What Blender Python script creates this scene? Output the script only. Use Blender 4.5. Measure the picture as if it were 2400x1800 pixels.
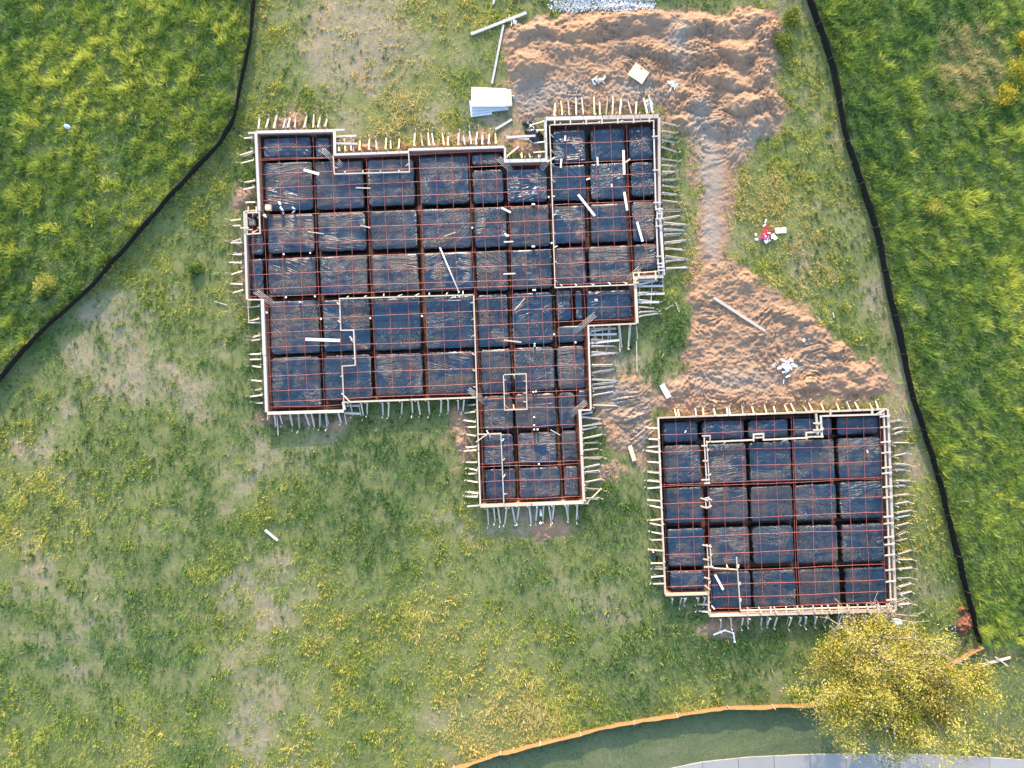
import bpy, math, random
import numpy as np
from mathutils import Vector

for o in list(bpy.data.objects):
    bpy.data.objects.remove(o)

# ------------------------------------------------------------------ camera, sky, sun, exposure
S = 0.0265                      # metres on the ground for one unit of the site plan
CAMH = 42.4                     # drone height
ELEV = 17.0                     # low evening sun
scene = bpy.context.scene
cam_data = bpy.data.cameras.new('camera')
cam_data.sensor_width = 36.0
cam_data.lens = 24.0
cam_data.clip_start = 0.5
cam_data.clip_end = 6000.0
cam = bpy.data.objects.new('camera', cam_data)
scene.collection.objects.link(cam)
cam.location = (0, 0, CAMH)
cam.rotation_euler = (0, 0, 0)
scene.camera = cam

world = bpy.data.worlds.new('World')
scene.world = world
world.use_nodes = True
wn = world.node_tree.nodes
bg = wn.get('Background') or wn.new('ShaderNodeBackground')
sky = wn.new('ShaderNodeTexSky')
sky.sky_type = 'NISHITA'
sky.sun_disc = False
sky.sun_elevation = math.radians(ELEV)
sky.sun_rotation = math.radians(-4)
sky.air_density = 1.0
sky.dust_density = 1.2
sky.ozone_density = 1.2
world.node_tree.links.new(sky.outputs[0], bg.inputs[0])
bg.inputs[1].default_value = 0.15

sun_data = bpy.data.lights.new('sun', 'SUN')
sun_data.energy = 2.0
sun_data.angle = math.radians(0.6)
sun_data.color = (1.0, 0.80, 0.56)
sun = bpy.data.objects.new('sun', sun_data)
scene.collection.objects.link(sun)
_e = math.radians(ELEV)
_a = math.radians(-4)
sun_dir = Vector((math.sin(_a) * math.cos(_e), math.cos(_a) * math.cos(_e), math.sin(_e)))
sun.rotation_euler = (-sun_dir).to_track_quat('-Z', 'Y').to_euler()
sun.location = (0, 60, 40)

scene.view_settings.view_transform = 'Standard'
scene.view_settings.look = 'None'
scene.view_settings.gamma = 1.0
scene.view_settings.use_curve_mapping = False
scene.view_settings.exposure = 2.4
scene.cycles.max_bounces = 5
scene.cycles.diffuse_bounces = 3
scene.cycles.glossy_bounces = 2
scene.cycles.transmission_bounces = 3

rng = np.random.default_rng(7)
random.seed(7)
COL = scene.collection


# ------------------------------------------------------------------ plan helpers
def P(px, py, z=0.0):
    k = S * (CAMH - z) / CAMH
    return Vector(((px - 1200) * k, (900 - py) * k, z))


def plan(x, y):
    return x / S + 1200, 900 - y / S


def h2(ix, iy, seed):
    ix = ix.astype(np.int64).astype(np.uint64)
    iy = iy.astype(np.int64).astype(np.uint64)
    h = ix * np.uint64(374761393) + iy * np.uint64(668265263) + np.uint64(seed * 1274126177 + 97)
    h &= np.uint64(0xffffffff)
    h = ((h ^ (h >> np.uint64(13))) * np.uint64(1274126177)) & np.uint64(0xffffffff)
    h = ((h ^ (h >> np.uint64(16))) * np.uint64(2246822519)) & np.uint64(0xffffffff)
    h ^= (h >> np.uint64(15))
    return h.astype(np.float64) / 4294967295.0


def vn(x, y, seed=0):
    x = np.asarray(x, float) + 1000.0
    y = np.asarray(y, float) + 1000.0
    ix, iy = np.floor(x), np.floor(y)
    fx, fy = x - ix, y - iy
    fx = fx * fx * fx * (fx * (fx * 6 - 15) + 10)
    fy = fy * fy * fy * (fy * (fy * 6 - 15) + 10)
    a, b = h2(ix, iy, seed), h2(ix + 1, iy, seed)
    c, d = h2(ix, iy + 1, seed), h2(ix + 1, iy + 1, seed)
    return (a * (1 - fx) + b * fx) * (1 - fy) + (c * (1 - fx) + d * fx) * fy


def fbm(x, y, seed=0, oct=4, gain=0.5):
    t, amp, tot = 0, 1.0, 0
    for k in range(oct):
        t = t + amp * vn(x * 2 ** k, y * 2 ** k, seed + 31 * k)
        tot += amp
        amp *= gain
    return t / tot


def sstep(a, b, x):
    t = np.clip((x - a) / (b - a), 0, 1)
    return t * t * (3 - 2 * t)


def polydist(x, y, poly):
    """signed distance in plan units, positive inside"""
    pts = np.array(poly, float)
    n = len(pts)
    inside = np.zeros(x.shape, bool)
    best = np.full(x.shape, 1e18)
    for i in range(n):
        ax, ay = pts[i]
        bx, by = pts[(i + 1) % n]
        dx, dy = bx - ax, by - ay
        t = np.clip(((x - ax) * dx + (y - ay) * dy) / (dx * dx + dy * dy + 1e-12), 0, 1)
        best = np.minimum(best, (x - ax - t * dx) ** 2 + (y - ay - t * dy) ** 2)
        if ay != by:
            c = ((ay > y) != (by > y)) & (x < (bx - ax) * (y - ay) / (by - ay) + ax)
            inside ^= c
    d = np.sqrt(best)
    return np.where(inside, d, -d)


# ------------------------------------------------------------------ object helpers
def obj(name, mesh, parent=None, loc=None):
    o = bpy.data.objects.new(name, mesh)
    COL.objects.link(o)
    if parent is not None:
        o.parent = parent
        if loc is not None:
            o.location = Vector(loc) - parent.location
        else:
            o.location = -parent.location
    elif loc is not None:
        o.location = loc
    return o


def tag(o, label=None, cat=None, group=None, kind=None):
    if label: o['label'] = label
    if cat: o['category'] = cat
    if group: o['group'] = group
    if kind: o['kind'] = kind
    return o


def thing(name, label, cat, loc=(0, 0, 0), group=None):
    o = bpy.data.objects.new(name, None)
    o.empty_display_size = 0.3
    COL.objects.link(o)
    o.location = loc
    return tag(o, label, cat, group)


def mesh_from(verts, faces, mat, smooth=False, name='mesh'):
    m = bpy.data.meshes.new(name)
    m.from_pydata([tuple(v) for v in verts], [], faces)
    if mat: m.materials.append(mat)
    if smooth:
        m.polygons.foreach_set('use_smooth', np.ones(len(m.polygons), bool))
    return m


def mesh_np(verts, faces, mat, smooth=False, cols=None, name='mesh'):
    """verts (n,3), faces (m,k) arrays; fast"""
    m = bpy.data.meshes.new(name)
    verts = np.asarray(verts, np.float32)
    faces = np.asarray(faces, np.int32)
    k = faces.shape[1]
    m.vertices.add(len(verts))
    m.vertices.foreach_set('co', verts.ravel())
    m.loops.add(faces.size)
    m.loops.foreach_set('vertex_index', faces.ravel())
    m.polygons.add(len(faces))
    m.polygons.foreach_set('loop_start', np.arange(0, faces.size, k, dtype=np.int32))
    if smooth:
        m.polygons.foreach_set('use_smooth', np.ones(len(faces), bool))
    m.update(calc_edges=True)
    if cols is not None:
        at = m.color_attributes.new('Col', 'FLOAT_COLOR', 'POINT')
        c4 = np.ones((len(verts), 4), np.float32)
        c4[:, :3] = cols
        at.data.foreach_set('color', c4.ravel())
    if mat: m.materials.append(mat)
    return m


def beam_geo(p0, p1, w, h, up=(0, 0, 1), roll=0.0):
    p0, p1 = Vector(p0), Vector(p1)
    d = (p1 - p0).normalized()
    up = Vector(up)
    if abs(d.dot(up)) > 0.95:
        up = Vector((0, 1, 0))
    s = d.cross(up).normalized()
    u = s.cross(d).normalized()
    if roll:
        s, u = s * math.cos(roll) + u * math.sin(roll), u * math.cos(roll) - s * math.sin(roll)
    s, u = s * (w / 2), u * (h / 2)
    v = [p0 - s - u, p0 + s - u, p0 + s + u, p0 - s + u, p1 - s - u, p1 + s - u, p1 + s + u, p1 - s + u]
    f = [(0, 1, 2, 3), (7, 6, 5, 4), (0, 4, 5, 1), (1, 5, 6, 2), (2, 6, 7, 3), (3, 7, 4, 0)]
    return v, f


def beam(name, p0, p1, w, h, mat, parent=None, up=(0, 0, 1), roll=0.0):
    """a straight piece of timber; its origin sits at its middle"""
    p0, p1 = Vector(p0), Vector(p1)
    c = (p0 + p1) / 2
    v, f = beam_geo(p0 - c, p1 - c, w, h, up, roll)
    return obj(name, mesh_from(v, f, mat, name=name), parent, c)


def tube_geo(pts, r, sides=6, r2=None, cap=True):
    pts = [Vector(p) for p in pts]
    n = len(pts)
    verts, faces = [], []
    prev = None
    for i, p in enumerate(pts):
        d = (pts[min(i + 1, n - 1)] - pts[max(i - 1, 0)]).normalized()
        ref = Vector((0, 0, 1)) if abs(d.z) < 0.9 else Vector((1, 0, 0))
        if prev is not None and abs(d.dot(prev)) < 0.98:
            ref = prev
        s = d.cross(ref).normalized()
        u = s.cross(d).normalized()
        prev = u
        rr = r if r2 is None else r + (r2 - r) * i / max(1, n - 1)
        for k in range(sides):
            a = 2 * math.pi * k / sides
            verts.append(p + s * (math.cos(a) * rr) + u * (math.sin(a) * rr))
    for i in range(n - 1):
        for k in range(sides):
            a, b = i * sides + k, i * sides + (k + 1) % sides
            faces.append((a, b, b + sides, a + sides))
    if cap:
        faces.append(tuple(range(sides - 1, -1, -1)))
        faces.append(tuple((n - 1) * sides + k for k in range(sides)))
    return verts, faces


def tube(name, pts, r, mat, parent=None, sides=6, r2=None, smooth=True):
    v, f = tube_geo(pts, r, sides, r2)
    return obj(name, mesh_from(v, f, mat, smooth, name), parent)


def prism(name, outline, z0, z1, mat, parent=None, loc=None):
    """outline of plan points (world x, y) extruded from z0 to z1"""
    n = len(outline)
    v = [(x, y, z0) for x, y in outline] + [(x, y, z1) for x, y in outline]
    f = [tuple(range(n - 1, -1, -1)), tuple(range(n, 2 * n))]
    f += [(i, (i + 1) % n, n + (i + 1) % n, n + i) for i in range(n)]
    return obj(name, mesh_from(v, f, mat, name=name), parent, loc)


# ------------------------------------------------------------------ materials
class NT:
    def __init__(self, name):
        self.m = bpy.data.materials.new(name)
        self.m.use_nodes = True
        self.t = self.m.node_tree
        self.b = self.t.nodes['Principled BSDF']
        self.out = self.t.nodes['Material Output']

    def n(self, typ, **kw):
        nd = self.t.nodes.new(typ)
        for k, v in kw.items():
            if k.startswith('i_'):
                key = k[2:]
                nd.inputs[int(key) if key.isdigit() else key.replace('_', ' ')].default_value = v
            else:
                setattr(nd, k, v)
        return nd

    def l(self, a, b):
        self.t.links.new(a, b)

    def noise(self, vec, scale, detail=4, rough=0.55, dist=0.0):
        nd = self.n('ShaderNodeTexNoise')
        nd.inputs['Scale'].default_value = scale
        nd.inputs['Detail'].default_value = detail
        nd.inputs['Roughness'].default_value = rough
        nd.inputs['Distortion'].default_value = dist
        if vec is not None: self.l(vec, nd.inputs['Vector'])
        return nd.outputs['Fac']

    def ramp(self, fac, stops):
        nd = self.n('ShaderNodeValToRGB')
        el = nd.color_ramp.elements
        while len(el) < len(stops): el.new(0.5)
        for e, (p, c) in zip(el, stops):
            e.position = p
            e.color = (c, c, c, 1) if isinstance(c, (int, float)) else (*c, 1)
        self.l(fac, nd.inputs[0])
        return nd.outputs[0]

    def mix(self, fac, a, b, mode='MIX'):
        nd = self.n('ShaderNodeMix', data_type='RGBA', blend_type=mode)
        for sock, v in ((nd.inputs[0], fac), (nd.inputs[6], a), (nd.inputs[7], b)):
            if isinstance(v, (int, float)): sock.default_value = v
            elif isinstance(v, tuple): sock.default_value = (*v, 1)
            else: self.l(v, sock)
        return nd.outputs[2]

    def math(self, op, a, b=0.0):
        nd = self.n('ShaderNodeMath', operation=op)
        for sock, v in ((nd.inputs[0], a), (nd.inputs[1], b)):
            if isinstance(v, (int, float)): sock.default_value = v
            else: self.l(v, sock)
        return nd.outputs[0]

    def bump(self, h, strength=0.5, dist=0.02):
        nd = self.n('ShaderNodeBump')
        nd.inputs['Strength'].default_value = strength
        nd.inputs['Distance'].default_value = dist
        self.l(h, nd.inputs['Height'])
        self.l(nd.outputs[0], self.b.inputs['Normal'])

    def color(self, c):
        if isinstance(c, tuple): self.b.inputs['Base Color'].default_value = (*c, 1)
        else: self.l(c, self.b.inputs['Base Color'])

    def rough(self, r, spec=0.3):
        if isinstance(r, (int, float)): self.b.inputs['Roughness'].default_value = r
        else: self.l(r, self.b.inputs['Roughness'])
        self.b.inputs['Specular IOR Level'].default_value = spec

    def pos(self):
        return self.n('ShaderNodeNewGeometry').outputs['Position']

    def objco(self):
        return self.n('ShaderNodeTexCoord').outputs['Object']

    def rand(self):
        return self.n('ShaderNodeObjectInfo').outputs['Random']


def simple(name, c, rough=0.6, spec=0.3, var=0.25, scale=6.0, metal=0.0):
    t = NT(name)
    f = t.noise(t.pos(), scale, 5)
    lo = tuple(x * (1 - var) for x in c)
    hi = tuple(min(1, x * (1 + var)) for x in c)
    t.color(t.mix(t.ramp(f, [(0.3, 0.0), (0.7, 1.0)]), lo, hi))
    t.rough(rough, spec)
    t.b.inputs['Metallic'].default_value = metal
    return t.m


def wood_mat(name, a, b, c):
    t = NT(name)
    co = t.objco()
    mp = t.n('ShaderNodeMapping')
    mp.inputs['Scale'].default_value = (3, 3, 3)
    t.l(co, mp.inputs[0])
    g = t.noise(mp.outputs[0], 7, 6, 0.7, 1.5)
    r = t.rand()
    base = t.ramp(r, [(0.0, a), (0.5, b), (1.0, c)])
    t.color(t.mix(t.ramp(g, [(0.35, 0.0), (0.75, 0.55)]), base, tuple(x * 0.55 for x in b)))
    t.rough(0.75, 0.25)
    t.bump(g, 0.3, 0.004)
    return t.m


M = {}
M['wood'] = wood_mat('pale_timber', (0.48, 0.40, 0.31), (0.53, 0.46, 0.38), (0.42, 0.32, 0.23))
M['weathered'] = wood_mat('weathered_timber', (0.43, 0.40, 0.37), (0.49, 0.47, 0.45), (0.36, 0.31, 0.26))
M['greytimber'] = wood_mat('grey_timber', (0.30, 0.27, 0.23), (0.36, 0.33, 0.29), (0.26, 0.21, 0.16))
M['fresh'] = wood_mat('fresh_timber', (0.66, 0.47, 0.27), (0.72, 0.56, 0.36), (0.60, 0.42, 0.24))
M['formply'] = wood_mat('form_board_timber', (0.34, 0.20, 0.13), (0.40, 0.25, 0.17), (0.30, 0.17, 0.11))
M['sheet'] = wood_mat('pale_sheet', (0.74, 0.68, 0.60), (0.78, 0.74, 0.69), (0.70, 0.62, 0.52))
M['greysheet'] = wood_mat('grey_sheet', (0.50, 0.52, 0.55), (0.56, 0.58, 0.60), (0.46, 0.47, 0.49))
M['osb'] = wood_mat('strand_board', (0.62, 0.46, 0.30), (0.66, 0.51, 0.36), (0.58, 0.42, 0.28))
M['cable'] = simple('red_cable_sheath', (0.38, 0.095, 0.08), 0.4, 0.4, 0.2, 9)
M['rebar'] = simple('rusty_rebar', (0.10, 0.042, 0.032), 0.7, 0.3, 0.3, 9)
M['steel'] = simple('grey_steel', (0.40, 0.39, 0.37), 0.45, 0.5, 0.2, 9)
M['pvc'] = simple('white_pipe', (0.80, 0.80, 0.80), 0.35, 0.4, 0.06, 9)
M['bluepipe'] = simple('blue_wrap', (0.03, 0.12, 0.42), 0.4, 0.4, 0.2, 9)
M['fabric'] = simple('black_fence_fabric', (0.012, 0.011, 0.011), 0.85, 0.1, 0.4, 8)
M['tanfabric'] = simple('tan_fence_fabric', (0.185, 0.108, 0.05), 0.85, 0.1, 0.22, 8)
M['darkpost'] = simple('dark_post', (0.045, 0.035, 0.028), 0.8, 0.2, 0.3, 8)
M['bag'] = simple('black_sheeting', (0.010, 0.012, 0.014), 0.25, 0.6, 0.4, 8)
M['greybag'] = simple('grey_bag', (0.30, 0.34, 0.40), 0.45, 0.4, 0.3, 8)
M['cardboard'] = simple('cardboard', (0.52, 0.38, 0.25), 0.8, 0.2, 0.18, 7)
M['white'] = simple('white_debris', (0.78, 0.77, 0.74), 0.55, 0.3, 0.08, 7)
M['redscrap'] = simple('red_offcut', (0.50, 0.04, 0.04), 0.45, 0.4, 0.3, 7)
M['magenta'] = simple('magenta_offcut', (0.40, 0.03, 0.16), 0.45, 0.4, 0.2, 7)
M['bluetarp'] = simple('pale_blue_panel', (0.26, 0.40, 0.52), 0.5, 0.3, 0.1, 7)
M['rust'] = simple('rust_brown_rubble', (0.16, 0.065, 0.04), 0.85, 0.2, 0.4, 5)
M['bark'] = simple('grey_bark', (0.26, 0.22, 0.18), 0.9, 0.15, 0.3, 9)


def plastic_mat():
    t = NT('black_poly_sheeting')
    pos, oc, rnd = t.pos(), t.objco(), t.rand()
    # tree shadow bands painted into the colour: brown where sunlit, blue where shaded
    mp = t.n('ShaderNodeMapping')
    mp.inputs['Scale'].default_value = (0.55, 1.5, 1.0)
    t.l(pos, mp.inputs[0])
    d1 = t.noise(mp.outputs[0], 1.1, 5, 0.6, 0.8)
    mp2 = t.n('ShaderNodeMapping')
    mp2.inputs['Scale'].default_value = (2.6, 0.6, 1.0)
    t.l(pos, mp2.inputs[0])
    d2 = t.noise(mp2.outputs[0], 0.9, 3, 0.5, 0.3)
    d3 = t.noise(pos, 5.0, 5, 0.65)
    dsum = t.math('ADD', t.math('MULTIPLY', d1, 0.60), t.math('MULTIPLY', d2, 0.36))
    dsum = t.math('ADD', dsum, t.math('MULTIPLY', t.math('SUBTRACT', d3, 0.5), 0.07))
    att = t.n('ShaderNodeAttribute', attribute_type='OBJECT', attribute_name='sunlit')
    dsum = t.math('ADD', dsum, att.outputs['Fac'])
    dust_or_sunlit = t.ramp(dsum, [(0.43, 0.0), (0.58, 1.0)])  # mask of the painted sunlit bands
    shaded = t.mix(d3, (0.007, 0.022, 0.044), (0.012, 0.034, 0.064))  # sky-blue tone of the shaded bands, put into the base colour
    sunlit = t.mix(d3, (0.058, 0.040, 0.031), (0.100, 0.070, 0.053))  # brown tone of the painted sunlit bands
    c = t.mix(t.math('MULTIPLY', dust_or_sunlit, 0.68), shaded, sunlit)
    # pale dried splashes
    sp = t.noise(pos, 3.1, 6, 0.72)
    sp2 = t.noise(pos, 0.5, 2)
    spl = t.math('MULTIPLY', t.ramp(sp, [(0.69, 0.0), (0.76, 1.0)]), t.ramp(sp2, [(0.45, 0.0), (0.62, 1.0)]))
    c = t.mix(t.math('MULTIPLY', spl, 0.45), c, (0.42, 0.36, 0.32))
    # steep sides near black, without the painted bands
    nz = t.n('ShaderNodeSeparateXYZ')
    t.l(t.n('ShaderNodeNewGeometry').outputs['True Normal'], nz.inputs[0])
    up = t.ramp(nz.outputs[2], [(0.45, 0.0), (0.9, 1.0)])
    c = t.mix(up, (0.006, 0.007, 0.009), c)
    t.color(c)
    t.rough(t.math('ADD', t.math('MULTIPLY', dust_or_sunlit, 0.20), 0.28), 0.45)
    # wrinkles: patches of straight taut folds, other directions on every pad
    h = None
    for k, (sc, st) in enumerate(((0.9, 20.0), (1.1, 26.0), (0.7, 15.0), (1.0, 30.0))):
        rot = t.n('ShaderNodeVectorRotate', rotation_type='Z_AXIS')
        ang = t.math('ADD', t.math('MULTIPLY', rnd, 17.0 + 13 * k), 1.7 * k)
        t.l(oc, rot.inputs['Vector'])
        t.l(ang, rot.inputs['Angle'])
        m3 = t.n('ShaderNodeMapping')
        m3.inputs['Scale'].default_value = (1.0, st, 1.0)
        m3.inputs['Location'].default_value = (3.1 * k, 7.7 * k, 0)
        t.l(rot.outputs[0], m3.inputs[0])
        w = t.noise(m3.outputs[0], sc * 0.62, 1, 0.4, 0.0)
        w = t.math('ABSOLUTE', t.math('SUBTRACT', w, 0.5))
        w = t.ramp(w, [(0.0, 1.0), (0.10, 0.0)])
        mo = t.n('ShaderNodeVectorMath', operation='ADD')
        t.l(oc, mo.inputs[0])
        cmb = t.n('ShaderNodeCombineXYZ')
        t.l(t.math('MULTIPLY', rnd, 90.0 + 31 * k), cmb.inputs[0])
        cmb.inputs[1].default_value = 11.0 * k
        t.l(cmb.outputs[0], mo.inputs[1])
        mk = t.noise(mo.outputs[0], 0.55, 1)
        mk = t.ramp(mk, [(0.50, 0.0), (0.60, 1.0)])
        w = t.math('MULTIPLY', w, mk)
        h = w if h is None else t.math('ADD', h, w)
    h = t.math('ADD', h, t.math('MULTIPLY', t.noise(oc, 4, 3, 0.5), 0.18))
    t.bump(h, 1.0, 0.025)
    return t.m


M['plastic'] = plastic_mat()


def soil_mat():
    t = NT('orange_soil')
    pos = t.pos()
    a = t.noise(pos, 0.35, 4, 0.6)
    b = t.noise(pos, 2.8, 6, 0.65)
    d = t.noise(pos, 14, 5, 0.7)
    c = t.mix(t.ramp(a, [(0.35, 0.0), (0.66, 1.0)]), (0.285, 0.165, 0.097), (0.240, 0.166, 0.115))
    c = t.mix(t.ramp(b, [(0.35, 0.55), (0.6, 0.0)]), c, (0.22, 0.12, 0.075))
    c = t.mix(t.ramp(d, [(0.42, 0.0), (0.72, 0.5)]), c, (0.345, 0.225, 0.142))
    at = t.n('ShaderNodeAttribute', attribute_name='Col')
    c = t.mix(at.outputs['Fac'], c, t.mix(b, (0.21, 0.165, 0.13), (0.29, 0.235, 0.19)))
    t.color(c)
    t.rough(0.95, 0.1)
    h = t.math('ADD', t.math('MULTIPLY', b, 0.6), t.math('MULTIPLY', d, 0.35))
    t.bump(h, 0.7, 0.06)
    return t.m


M['soil'] = soil_mat()
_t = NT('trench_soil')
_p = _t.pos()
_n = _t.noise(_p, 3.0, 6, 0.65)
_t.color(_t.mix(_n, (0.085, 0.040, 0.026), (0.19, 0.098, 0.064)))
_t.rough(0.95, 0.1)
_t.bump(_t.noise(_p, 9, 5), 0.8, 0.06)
M['trench'] = _t.m


def ground_mat():
    t = NT('ground')
    pos = t.pos()
    at = t.n('ShaderNodeAttribute', attribute_name='Col')
    sep = t.n('ShaderNodeSeparateColor')
    t.l(at.outputs['Color'], sep.inputs[0])
    n1 = t.noise(pos, 0.45, 5, 0.6)
    n2 = t.noise(pos, 3.2, 6, 0.7)
    n3 = t.noise(pos, 18, 4, 0.7)
    bare = t.mix(n2, (0.185, 0.155, 0.102), (0.29, 0.242, 0.165))
    bare = t.mix(t.ramp(n1, [(0.5, 0.0), (0.68, 0.55)]), bare, (0.34, 0.215, 0.14))
    turf = t.mix(n2, (0.090, 0.108, 0.038), (0.185, 0.192, 0.074))
    turf = t.mix(t.ramp(n3, [(0.45, 0.0), (0.75, 0.5)]), turf, (0.22, 0.22, 0.09))
    f = t.math('ADD', sep.outputs[0], t.math('MULTIPLY', t.math('SUBTRACT', n2, 0.5), 0.9))
    f = t.math('ADD', f, t.math('MULTIPLY', t.math('SUBTRACT', n3, 0.5), 0.6))
    c = t.mix(t.ramp(f, [(0.3, 0.0), (0.75, 1.0)]), turf, bare)
    lw = t.mix(n3, (0.060, 0.085, 0.040), (0.160, 0.185, 0.092))
    lw = t.mix(t.ramp(n1, [(0.45, 0.0), (0.7, 0.6)]), lw, (0.17, 0.165, 0.10))
    c = t.mix(sep.outputs[1], c, lw)   # mown lawn
    c = t.mix(sep.outputs[2], c, t.mix(n2, (0.27, 0.155, 0.095), (0.36, 0.235, 0.155)))       # spilt soil
    t.color(c)
    t.rough(0.95, 0.1)
    t.bump(t.math('ADD', n2, t.math('MULTIPLY', n3, 0.6)), 0.7, 0.06)
    return t.m


M['ground'] = ground_mat()


def leaf_mat(name, trans=0.35):
    t = NT(name)
    at = t.n('ShaderNodeAttribute', attribute_name='Col')
    t.color(at.outputs['Color'])
    t.rough(0.6, 0.25)
    tr = t.n('ShaderNodeBsdfTranslucent')
    t.l(at.outputs['Color'], tr.inputs[0])
    mx = t.n('ShaderNodeMixShader')
    mx.inputs[0].default_value = trans
    t.l(t.b.outputs[0], mx.inputs[1])
    t.l(tr.outputs[0], mx.inputs[2])
    t.l(mx.outputs[0], t.out.inputs['Surface'])
    return t.m


M['grass'] = leaf_mat('grass_blades', 0.35)
M['leaf'] = leaf_mat('leaves', 0.35)


def concrete_mat():
    t = NT('concrete')
    pos, r = t.pos(), t.rand()
    a = t.noise(pos, 0.9, 5, 0.6)
    b = t.noise(pos, 12, 5, 0.7)
    c = t.mix(a, (0.19, 0.183, 0.175), (0.27, 0.26, 0.25))
    c = t.mix(t.math('MULTIPLY', r, 0.45), c, (0.30, 0.30, 0.30))
    c = t.mix(t.ramp(b, [(0.5, 0.0), (0.8, 0.25)]), c, (0.24, 0.23, 0.21))
    t.color(c)
    t.rough(0.85, 0.2)
    t.bump(b, 0.3, 0.004)
    return t.m


M['concrete'] = concrete_mat()
M['gravel'] = simple('pale_gravel', (0.55, 0.55, 0.56), 0.85, 0.2, 0.35, 11)

# ------------------------------------------------------------------ the site plan
HOUSE = [(602, 312), (782, 308), (783, 364), (957, 358), (957, 353), (1182, 346), (1182, 380), (1282, 378), (1280, 282),
         (1543, 276), (1544, 485), (1554, 645), (1486, 648), (1491, 758), (1378, 763), (1384, 960), (1357, 961),
         (1367, 1175), (1126, 1184), (1118, 931), (803, 942), (806, 961), (627, 966), (618, 702), (581, 702), (575, 496),
         (610, 494)]
GARAGE = [(1543, 980), (2079, 960), (2097, 1430), (1662, 1441), (1661, 1390), (1560, 1393)]
DIRT = [(1195, 70), (1255, 25), (1300, 38), (1330, 28), (1400, 22), (1460, 5), (1530, 8), (1580, 28), (1640, 28), (1700, 25),
        (1770, 18), (1815, 25), (1828, 60), (1815, 110), (1825, 160), (1835, 210), (1840, 260), (1815, 310), (1780, 340),
        (1745, 390), (1725, 400), (1735, 420), (1722, 500), (1715, 600), (1760, 620), (1790, 650), (1850, 690), (1900, 730),
        (1925, 770), (1960, 800), (2020, 830), (2080, 880), (2090, 925), (2060, 935), (2000, 940), (1900, 955), (1750, 970),
        (1600, 982), (1550, 985), (1530, 970), (1545, 920), (1575, 880), (1600, 830), (1610, 780), (1618, 700), (1625, 640),
        (1632, 600), (1630, 500), (1620, 400), (1610, 330), (1585, 300), (1565, 330), (1548, 262), (1400, 268), (1285, 270),
        (1262, 300), (1225, 290), (1200, 240), (1190, 195), (1180, 150), (1185, 110)]
DIRT2 = [(1390, 975), (1410, 920), (1450, 872), (1500, 880), (1540, 905), (1540, 975), (1528, 1050), (1505, 1085), (1470, 1090), (1440, 1060), (1400, 1020)]
SPILLS = [(705, 285, 45, 20, .16), (575, 465, 22, 26, .16), (1080, 1030, 22, 55, .16), (1290, 1235, 34, 22, .2), (1110, 330, 90, 14, .10),
          (860, 345, 70, 9, .06), (1240, 345, 35, 20, .10), (1440, 1100, 30, 20, .05), (575, 640, 14, 40, .06), (640, 985, 50, 12, .05),
          (700, 978, 60, 10, .05), (790, 985, 25, 18, .08), (1700, 1465, 45, 22, .06), (1410, 830, 25, 25, .05), (2040, 1450, 60, 12, .04)]
LEFT_FENCE = [(604, -70), (599, 0), (591, 87), (577, 155), (564, 217), (556, 262), (548, 293), (521, 336), (460, 402), (380, 488),
              (300, 580), (217, 673), (160, 725), (108, 770), (50, 835), (0, 895), (-60, 975)]
RIGHT_FENCE = [(1872, -70), (1890, 0), (1915, 70), (1942, 152), (1962, 245), (1980, 336), (2018, 450), (2050, 553), (2066, 635), (2083, 716),
               (2110, 830), (2132, 933), (2165, 1030), (2192, 1117), (2215, 1205), (2235, 1291), (2262, 1400), (2289, 1505)]
LOWER_FENCE = [(930, 1850), (1000, 1822), (1056, 1798), (1165, 1762), (1282, 1732), (1434, 1695), (1586, 1671), (1677, 1656),
               (1825, 1650), (1946, 1643), (2060, 1622), (2170, 1585), (2296, 1512)]
WALK_TOP = [(1400, 1848), (1500, 1818), (1573, 1799), (1651, 1784), (1759, 1773), (1870, 1768), (1960, 1766), (2071, 1765), (2170, 1767), (2261, 1771),
            (2330, 1775), (2400, 1780), (2480, 1788), (2570, 1800)]
LEFT_FIELD = LEFT_FENCE + [(-160, 1060), (-160, -120), (604, -120)]
RIGHT_FIELD = RIGHT_FENCE + [(2300, 1520), (2560, 1520), (2560, -120), (1872, -120)]
LAWN = LOWER_FENCE + [(2560, 1560), (2560, 1960), (900, 1960)]
TZ = 0.55          # top of the forms
PADZ = 0.40        # top of the covered pads
FLOOR = -0.38      # bottom of the beam trenches

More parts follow.
